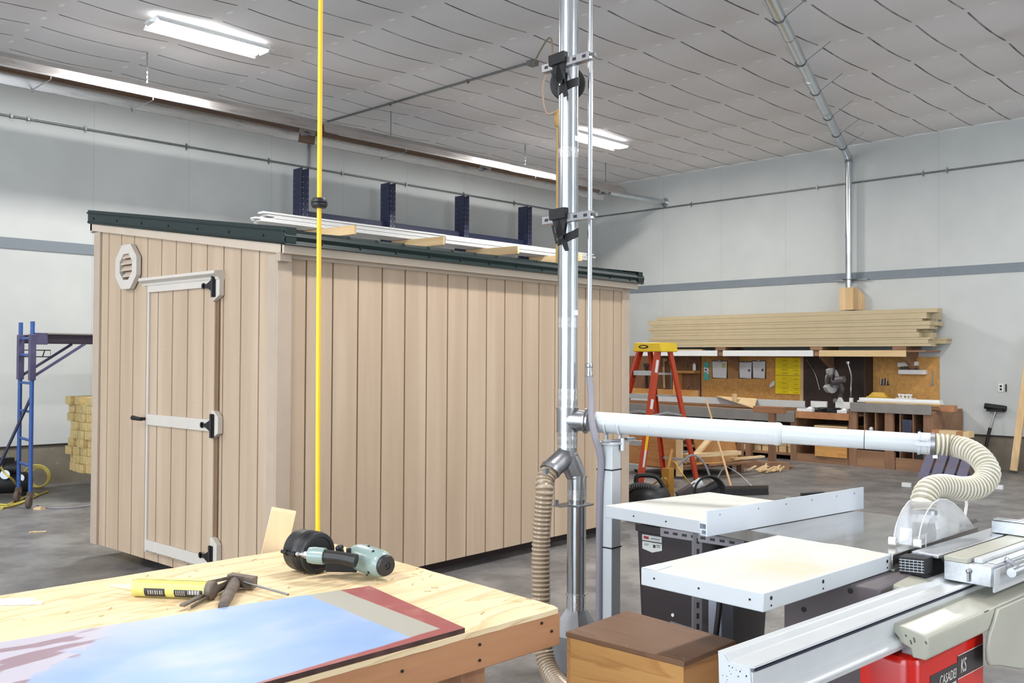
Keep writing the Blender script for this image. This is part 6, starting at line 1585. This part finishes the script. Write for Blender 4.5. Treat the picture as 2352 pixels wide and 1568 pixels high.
scr = [((7.2, 1.93, .2), (7.85, 1.80, .72), .09, .03, 'slanting pale stud leaning on the scrap cart behind the ladder', PINE), ((7.06, 1.98, .03), (7.08, 2.0, .66), .09, .03, 'upright pale board at the cart end behind the ladder', PINE_Z),
       ((7.1, 1.9, .30), (7.95, 1.66, .30), .12, .05, 'thick pale plank lying across the front of the scrap cart', PINE), ((7.2, 1.86, .20), (7.7, 1.74, .19), .12, .02, 'orange plywood strip on the scrap cart front', PLYO),
       ((7.4, 1.80, .17), (8.3, 1.60, .17), .10, .03, 'brown board on the front edge of the scrap cart', FIRB), ((7.9, 1.72, .21), (8.45, 1.58, .22), .08, .025, 'short frame-like strip at the timber-stand end of the scrap cart', PINE),
       ((7.15, 2.4, .61), (7.75, 2.3, .62), .2, .02, 'plywood sheet lying on top of the scrap cart', PLYO)]
for p, q, w, h, lab, m_ in scr:
    b = MB(ROOM); b.beam(p, q, w, h); solo('scrap_board', b, m_, lab, 'board', bevel=.002)
b = MB(ROOM)
for k in range(60):
    x, y = rr.uniform(7.3, 8.2), 0; y = 2.15 - (x - 7.3) * .2 + rr.uniform(-.02, .5); a_ = rr.uniform(0, PI); L = rr.uniform(.04, .18); z = rr.uniform(.155, .22)
    b.beam((x - L * math.cos(a_), y - L * math.sin(a_), z), (x + L * math.cos(a_), y + L * math.sin(a_), z + rr.uniform(-.0, .05)), rr.uniform(.015, .05), rr.uniform(.008, .02))
for k in range(26):
    x = rr.uniform(8.45, 8.8); y = 1.58 - (x - 8.4) * .1 + rr.uniform(-.1, .25); a_ = rr.uniform(-.4, .4); L = rr.uniform(.05, .16)
    b.beam((x - L * math.cos(a_), y - L * math.sin(a_), .012), (x + L * math.cos(a_), y + L * math.sin(a_), rr.uniform(.012, .09)), rr.uniform(.015, .04), .01)
solo('wood_scraps', b, PINE, 'loose wood scraps heaped around the cart behind the ladder', 'scraps', kind='stuff')

# ---------------------------------------------------------------- broom, tools and hoses on the floor behind the saw
t = thing('push_broom', 'wide dark push broom with wooden handle leaning behind the saw tables', 'broom', RV(6.3, .76, 0))
h0, h1 = Vector((5.95, 1.02, 0)), Vector((6.66, .50, 0))
b = MB(ROOM); b.beam(h0 + Vector((0, 0, .085)), h1 + Vector((0, 0, .085)), .06, .03); hdp = part('head', b, DARKW, t)
b = MB(ROOM); rr = random.Random(8)
dx = (h1 - h0); sdx = Vector((-dx.y, dx.x, 0)).normalized()
for k in range(60):
    p = h0 + dx * ((k + .5) / 60); 
    for s_ in (-.022, 0, .022): b.beam(p + sdx * s_ * 1.5 + Vector((0, 0, .003)), p + sdx * s_ + Vector((0, 0, .072)), .011, .018, sdx)
part('bristle_pattern', b, RUBBER, hdp, 'dark bristles')
top_ = Vector((6.937, 1.5005, 1.0352)); foot_ = h0.lerp(h1, .5) + Vector((0, 0, .10))
b = MB(ROOM); b.cyl(foot_, top_, .0125, n=12); part('handle', b, PINE_Z, t)
mid_ = foot_.lerp(top_, .22)
for s_ in (.28, .78):
    b = MB(ROOM); b.tube(curve([mid_, (mid_.lerp(h0.lerp(h1, s_) + Vector((0, 0, .10)), .5)) + Vector((0, 0, .03)), h0.lerp(h1, s_) + Vector((0, 0, .10))], 5), .006, 8); part('brace', b, STEEL, t)
# vacuum with hose handle, nailers, coiled hose
t = thing('shop_vacuum', 'black shop vacuum with arched handle at the foot of the ladder', 'vacuum', (4.4945, 0.3119, 0))
c = Vector((4.4945, 0.3119, 0))
b = MB(); b.lathe([(.2, .02), (.21, .06), (.21, .22), (.19, .26), (.16, .29)], c, (0, 0, 1), 24); part('drum', b, BLACK, t)
b = MB(); sdv = Vector((.666, -.746, 0)); b.tube(curve([c + sdv * -.12 + Vector((0, 0, .27)), c + sdv * -.12 + Vector((0, 0, .38)), c + sdv * -.04 + Vector((0, 0, .40)), c + sdv * .08 + Vector((0, 0, .38)), c + sdv * .16 + Vector((0, 0, .26))], 6), .022, 10); part('handle', b, RUBBER, t)
b = MB(); q, r_ = ringed([c + sdv * -.2 + Vector((0, 0, .06)), c + sdv * -.24 + Vector((0, 0, .2)), c + sdv * -.16 + Vector((-.05, -.05, .3)), c + sdv * .0 + Vector((-.1, -.1, .3)), c + sdv * .1 + Vector((-.05, -.1, .2))], .032, .022, .004); b.tube(q, r_, 12); part('hose', b, plain('vac_hose', (60, 58, 60), .5), t)
for i, (px, py, lab) in enumerate(((1575, 1150, 'black and silver nailer on the floor by the ladder foot'), (1600, 1158, 'all-black nailer lying beside the silver one'))):
    c = Vector(((5.5862, 0.5704, 0), (5.4859, 0.3289, -0))[i])
    t = thing('framing_nailer', lab, 'nailer', c)
    b = MB(); b.beam(c + Vector((-.06, .05, .05)), c + Vector((.1, -.09, .17)), .08, .09); part('body', b, BLACK if i else SAWGREY, t, bevel=.01)
    b = MB(); b.cyl(c + Vector((.07, -.06, .15)), c + Vector((.14, -.13, .21)), .05, n=16); part('cap', b, PAPER if not i else RUBBER, t)
    b = MB(); b.beam(c + Vector((.0, .0, .10)), c + Vector((.16, .04, .03)), .035, .045); part('grip', b, RUBBER, t)
    b = MB(); b.beam(c + Vector((-.08, .04, .03)), c + Vector((.05, .12, .02)), .03, .05); part('magazine', b, DARKMETAL, t)
c = Vector((5.3029, 0.1095, 0))
b = MB()
for k in range(5):
    pts = [c + (sdv * math.cos(a_) * (.13 + .008 * k) + Vector((0, 0, 1)) * (.17 + math.sin(a_) * (.15 + .006 * k))) + Vector((-.745, -.666, 0)) * (-.05 + .025 * k) for a_ in [2 * PI * j / 28 for j in range(28)]]
    b.tube(pts, .0095, 8, closed=True)
solo('coiled_hose', b, RUBBER, 'black air hose standing in a coil behind the rear saw table', 'hose')
b = MB(); q = [Vector(p) for p in ((5.8349, 1.2537, 0.01), (4.7373, 0.2923, 0.35), (6.2325, 1.1512, 0.02), (6.2533, 0.8698, 0.02), (5.7541, 0.7118, 0.28), (6.4668, 1.268, 0.3), (6.5234, 1.3951, 0.02), (5.5612, 0.9565, 0.01), (5.7077, 0.7106, 0.01))]
b.tube(curve(q, 10), .010, 8); solo('loose_cord', b, plain('cord_yellow', (210, 170, 80), .5), 'loose yellow cord looping around the ladder feet', 'cord')
b = MB(); c = Vector((6.4606, 0.7028, 0)); b.tube(curve([c, c + Vector((0, 0, .3)) - sdv * .1, c + Vector((0, 0, .42)) - sdv * .25, c + Vector((0, 0, .3)) - sdv * .42], 8), .013, 8); solo('grey_hose', b, FLEXC, 'pale grey hose arching over the nailers', 'hose')
b = MB(); c = Vector((5.7338, 0.8731, 0)); b.box(c.x - .05, c.x + .05, c.y - .05, c.y + .05, 0, .32); b.beam(c + Vector((0, 0, .3)), c + Vector((.25, .1, .5)), .03, .03); solo('yellow_stand', b, plain('tool_yellow', (170, 122, 48), .5), 'yellow tool stand between the ladder feet', 'stand', bevel=.006)
for (p, s, lab) in (((8.4673, -0.8006, 0), .05, 'small white wood block on the open floor'), ((9.0439, -1.6708, 0), .06, 'pale offcut on the floor beyond the ivory hose')):
    b = MB(); b.box(p[0] - s / 2, p[0] + s / 2, p[1] - s, p[1] + s, 0, .045); solo('wood_block', b, PRIME, lab, 'block')

# ---------------------------------------------------------------- scaffold at the left, lumber pack, compressor
BLUE = plain('scaffold_blue', (44, 82, 150), .45, var=.18, scale=10); PURP = plain('scaffold_purple', (78, 74, 104), .5, var=.2, scale=10); DKW = plain('old_beam', (44, 36, 52), .5, var=.2)
n0 = Vector((0.5737, 5.1608, 1.8804)); f0 = Vector((0.6322, 5.6211, 1.8828))
nb = Vector((n0.x, n0.y, 0)); fb = Vector((f0.x, f0.y, 0)); bd = (ROOM @ Vector((1, 0, 0, )) ).normalized(); bd.z = 0
sc = thing('scaffold', 'blue rolling scaffold frame with dark plank beam beside the shed', 'scaffold', nb)
for p in (nb, fb):
    b = MB(); b.cyl((p.x, p.y, .14), (p.x, p.y, 1.89), .021, n=14); part('upright', b, BLUE, sc)
    b = MB(); b.beam((p.x, p.y, 1.29), (p.x, p.y, 1.76), .058, .058, (0, 1, 0)); part('sleeve', b, PURP, sc, bevel=.004)
for z in (.42, .68, .97, 1.26, 1.55, 1.72):
    b = MB(); b.cyl((nb.x, nb.y, z), (fb.x, fb.y, z), .014, n=10); part('rung', b, BLUE, sc)
for off, q in ((0, nb), (1, fb)):
    b = MB(); b.beam(q + Vector((0, 0, 1.715)) + bd * .03, q + Vector((0, 0, 1.715)) + bd * 3.5, .03, .09); part('side_beam', b, DKW, sc, bevel=.003)
    b = MB(); b.beam(q + Vector((0, 0, 1.32)), q + Vector((0, 0, 1.67)) + bd * .52, .025, .025); part('knee_brace', b, PURP, sc)
b = MB(); m0 = nb.lerp(fb, .5); b.beam(m0 + Vector((0, 0, 1.768)) + bd * .12, m0 + Vector((0, 0, 1.768)) + bd * 3.5, (nb - fb).length + .06, .014); part('deck', b, GSTEEL, sc)
b = MB(); b.beam(nb + Vector((0, 0, 1.715)) + bd * .02, nb + Vector((0, 0, 1.715)) + bd * .14, .045, .12); part('corner_plate', b, PURP, sc)
b = MB(); p = nb + bd * .74 + Vector((0, 0, 1.71)); b.tube([p + Vector((-.0, -.03, .08)), p + Vector((.0, -.035, -.08))], .006, 6); b.tube([p + Vector((-.0, -.03, .075)), p + Vector((.0, .1, .075))], .006, 6); part('tie_wire', b, LAB, sc)
b = MB(); q = [fb + Vector((0, 0, 1.6)), fb + bd * .30 + Vector((0, 0, 1.6)), fb + bd * .30 + Vector((0, 0, 1.53)), fb + Vector((0, 0, 1.53))]; b.tube(q, .006, 6); b.tube([fb + bd * .24 + Vector((0, 0, 1.6)), fb + bd * .22 + Vector((0, 0, 1.53))], .006, 6); part('latch_wire', b, DARKMETAL, sc)
b = MB(); b.cyl(Vector((0.6001, 5.2254, 1.1342)), Vector((0.2502, 5.3407, 0.2167)), .015, n=10); part('diagonal_brace', b, plain('brace_navy', (30, 36, 66), .5), sc)
CAST_ = plain('rusty_caster', (92, 78, 68), .7, var=.25)
for p in (nb, fb):
    b = MB(); c = Vector((p.x - .02, p.y - .02, .065)); b.lathe([(.05, -.02), (.062, -.017), (.062, .017), (.05, .02)], c, (.75, -.6, 0), 20); b.beam(c + Vector((0.01, 0.01, .03)), (p.x, p.y, .145), .05, .05, (0, 1, 0)); b.cyl((p.x, p.y, .13), (p.x, p.y, .16), .03, n=12); part('caster', b, CAST_, sc)
# second frame of the scaffold, hidden beyond the shed side
for p in (nb + bd * 3.5, fb + bd * 3.5):
    b = MB(); b.cyl((p.x, p.y, 0), (p.x, p.y, 1.75), .021, n=12); part('upright', b, BLUE, sc)
# lumber pack seen past the shed's left edge
LP = wood('lumber_ends', (206, 184, 130), (180, 154, 100), 0, 16)
cpk = Vector((1.2616, 5.5574, 0.2843)); rr = random.Random(12)
px0, py0 = 1.02, 5.5
for r in range(9):
    for c in range(4):
        y = 5.02 + c * .142 + rr.uniform(-.004, .004); x = 1.12 + rr.uniform(-.03, .03) - (.05 if r == 8 and c == 3 else 0)
        if r == 8 and c in (1,): continue
        z = .30 + r * .0895
        b = MB(); b.box(x, x + 2.6, y, y + .138, z, z + .088)
        solo('lumber_plank', b, LP, 'sawn plank in the lumber pack behind the shed, %s course, %s' % (ORD[r], ROWS[c]), 'plank', 'planks in the lumber pack', .003)
for x in (1.5, 3.3):
    b = MB(); b.box(x, x + .2, 5.0, 5.6, 0, .299); solo('pack_bearer', b, FIR_Y, 'timber bearer under the lumber pack behind the shed' + (', near end' if x < 2 else ', far end'), 'block')
# compressor and yellow hoses on the floor at the left edge
cc = Vector((0.7192, 6.1988, 0))
t = thing('air_compressor', 'black air compressor on the floor behind the scaffold', 'compressor', cc)
b = MB(); b.lathe([(.05, -.26), (.1, -.23), (.115, -.18), (.115, .18), (.1, .23), (.05, .26)], cc + Vector((0, 0, .14)), (.9, -.4, 0), 24); part('tank', b, RUBBER, t)
b = MB(); b.cyl(cc + Vector((-.1, .05, .30)), cc + Vector((.12, -.05, .30)), .085, n=20); b.box(cc.x - .06, cc.x + .06, cc.y - .06, cc.y + .06, .25, .42); part('motor', b, BLACK, t)
b = MB(); b.lathe([(.03, 0), (.05, .005), (.05, .03)], cc + Vector((-.05, -.12, .25)), (-.6, -.8, 0), 16); part('gauge', b, STEEL, t); b = MB(); b.lathe([(.02, 0), (.04, .005), (.04, .02)], cc + Vector((.1, -.14, .2)), (-.6, -.8, 0), 16); part('gauge', b, STEEL, t)
b = MB(); 
for s_ in (-.15, .15): b.box(cc.x + s_ * .9 - .02, cc.x + s_ * .9 + .02, cc.y - s_ * .4 - .1, cc.y - s_ * .4 + .1, 0, .05)
part('foot', b, RUBBER, t)
YH = plain('hose_pale_yellow', (206, 188, 88), .5)
hose_paths = [([(0.3266, 5.3978, 0.5111), (0.3878, 5.3332, 0.3574), (0.4807, 5.3813, 0.2784), (1.0121, 6.5735, 0.01), (0.962, 5.9881, 0.01)], 'pale yellow hose arching down over the compressor'),
 ([(0.3378, 5.4103, 0.012), (0.4275, 5.3162, 0.012), (0.6541, 5.5309, 0.012), (0.918, 5.8747, 0.012), (1.1331, 6.1269, 0.012)], 'pale yellow hose lying behind the scaffold wheel'),
 ([(0.3261, 5.2264, 0.012), (0.5281, 5.5365, 0.012), (0.72, 5.7652, 0.012), (0.8818, 6.0053, 0.012)], 'bright yellow hose end lying before the scaffold wheel'),
 ([(0.3998, 5.5881, 0.012), (0.4697, 5.433, 0.012), (0.5741, 5.4884, 0.012), (0.6864, 5.5824, 0.012)], 'yellow hose crossing the floor in front of the compressor')]
for p, lab in hose_paths:
    b = MB(); b.tube(curve(p, 8), .010, 8); solo('air_hose', b, YH, lab, 'hose')
b = MB(); c = Vector((1.2125, 6.571, 0)) 
for k in range(3):
    pts = [c + Vector((.666, -.746, 0)) * (.10 + .03 * k) * math.cos(a_) + Vector((0, 0, 1)) * (.125 + .01 * k + (.11 + .01 * k) * math.sin(a_)) + Vector((-.745, -.666, 0)) * (.03 * k) for a_ in [2 * PI * j / 24 for j in range(24)]]
    b.tube(pts, .008, 8, closed=True)
solo('air_hose', b, YH, 'pale yellow hose coil standing behind the scaffold uprights', 'hose')
b = MB(); b.tube(curve([(0.6605, 5.2106, 0.01), (0.6838, 4.9468, 0.01), (0.7882, 4.8373, 0.01), (0.943, 4.7938, 0.01), (1.1105, 4.8209, 0.01), (1.3234, 4.9349, 0.01)], 8), .007, 8); solo('extension_lead', b, FLEXC, 'thin grey-green cord running along the floor to the shed', 'cord')
b = MB(); c = Vector((0.5959, 5.0114, 0)); b.hexa([c + Vector((-.05, .0, .0)), c + Vector((.0, -.06, 0)), c + Vector((.08, .0, .0)), c + Vector((.03, .06, .0))], [c + Vector((-.05, .0, .02)), c + Vector((.0, -.06, .03)), c + Vector((.07, .0, .012)), c + Vector((.03, .05, .02))]); solo('wood_scrap', b, PINE, 'small pale scrap by the scaffold wheel', 'scrap')
b = MB(); c = Vector((0.0938, 3.7491, 0)); b.beam(c + Vector((-.05, .03, .004)), c + Vector((.06, -.05, .006)), .03, .006); b.beam(c + Vector((-.06, -.0, .004)), c + Vector((.0, .04, .004)), .015, .006); solo('wood_scrap', b, PINE, 'splinter scrap on the open floor before the scaffold', 'scrap')
b = MB(); rr = random.Random(2)
for k in range(22):
    p = Vector((.05 + rr.uniform(-.25, .25), -2.12 + rr.uniform(-.2, .25), .003)); a_ = rr.uniform(0, PI); L = rr.uniform(.01, .03)
    b.beam(p - Vector((math.cos(a_), math.sin(a_), 0)) * L, p + Vector((math.cos(a_), math.sin(a_), 0)) * L, .01, .005)
solo('shavings', b, CHIP, 'pale shavings on the floor around the foot of the brown hose', 'debris', kind='stuff')
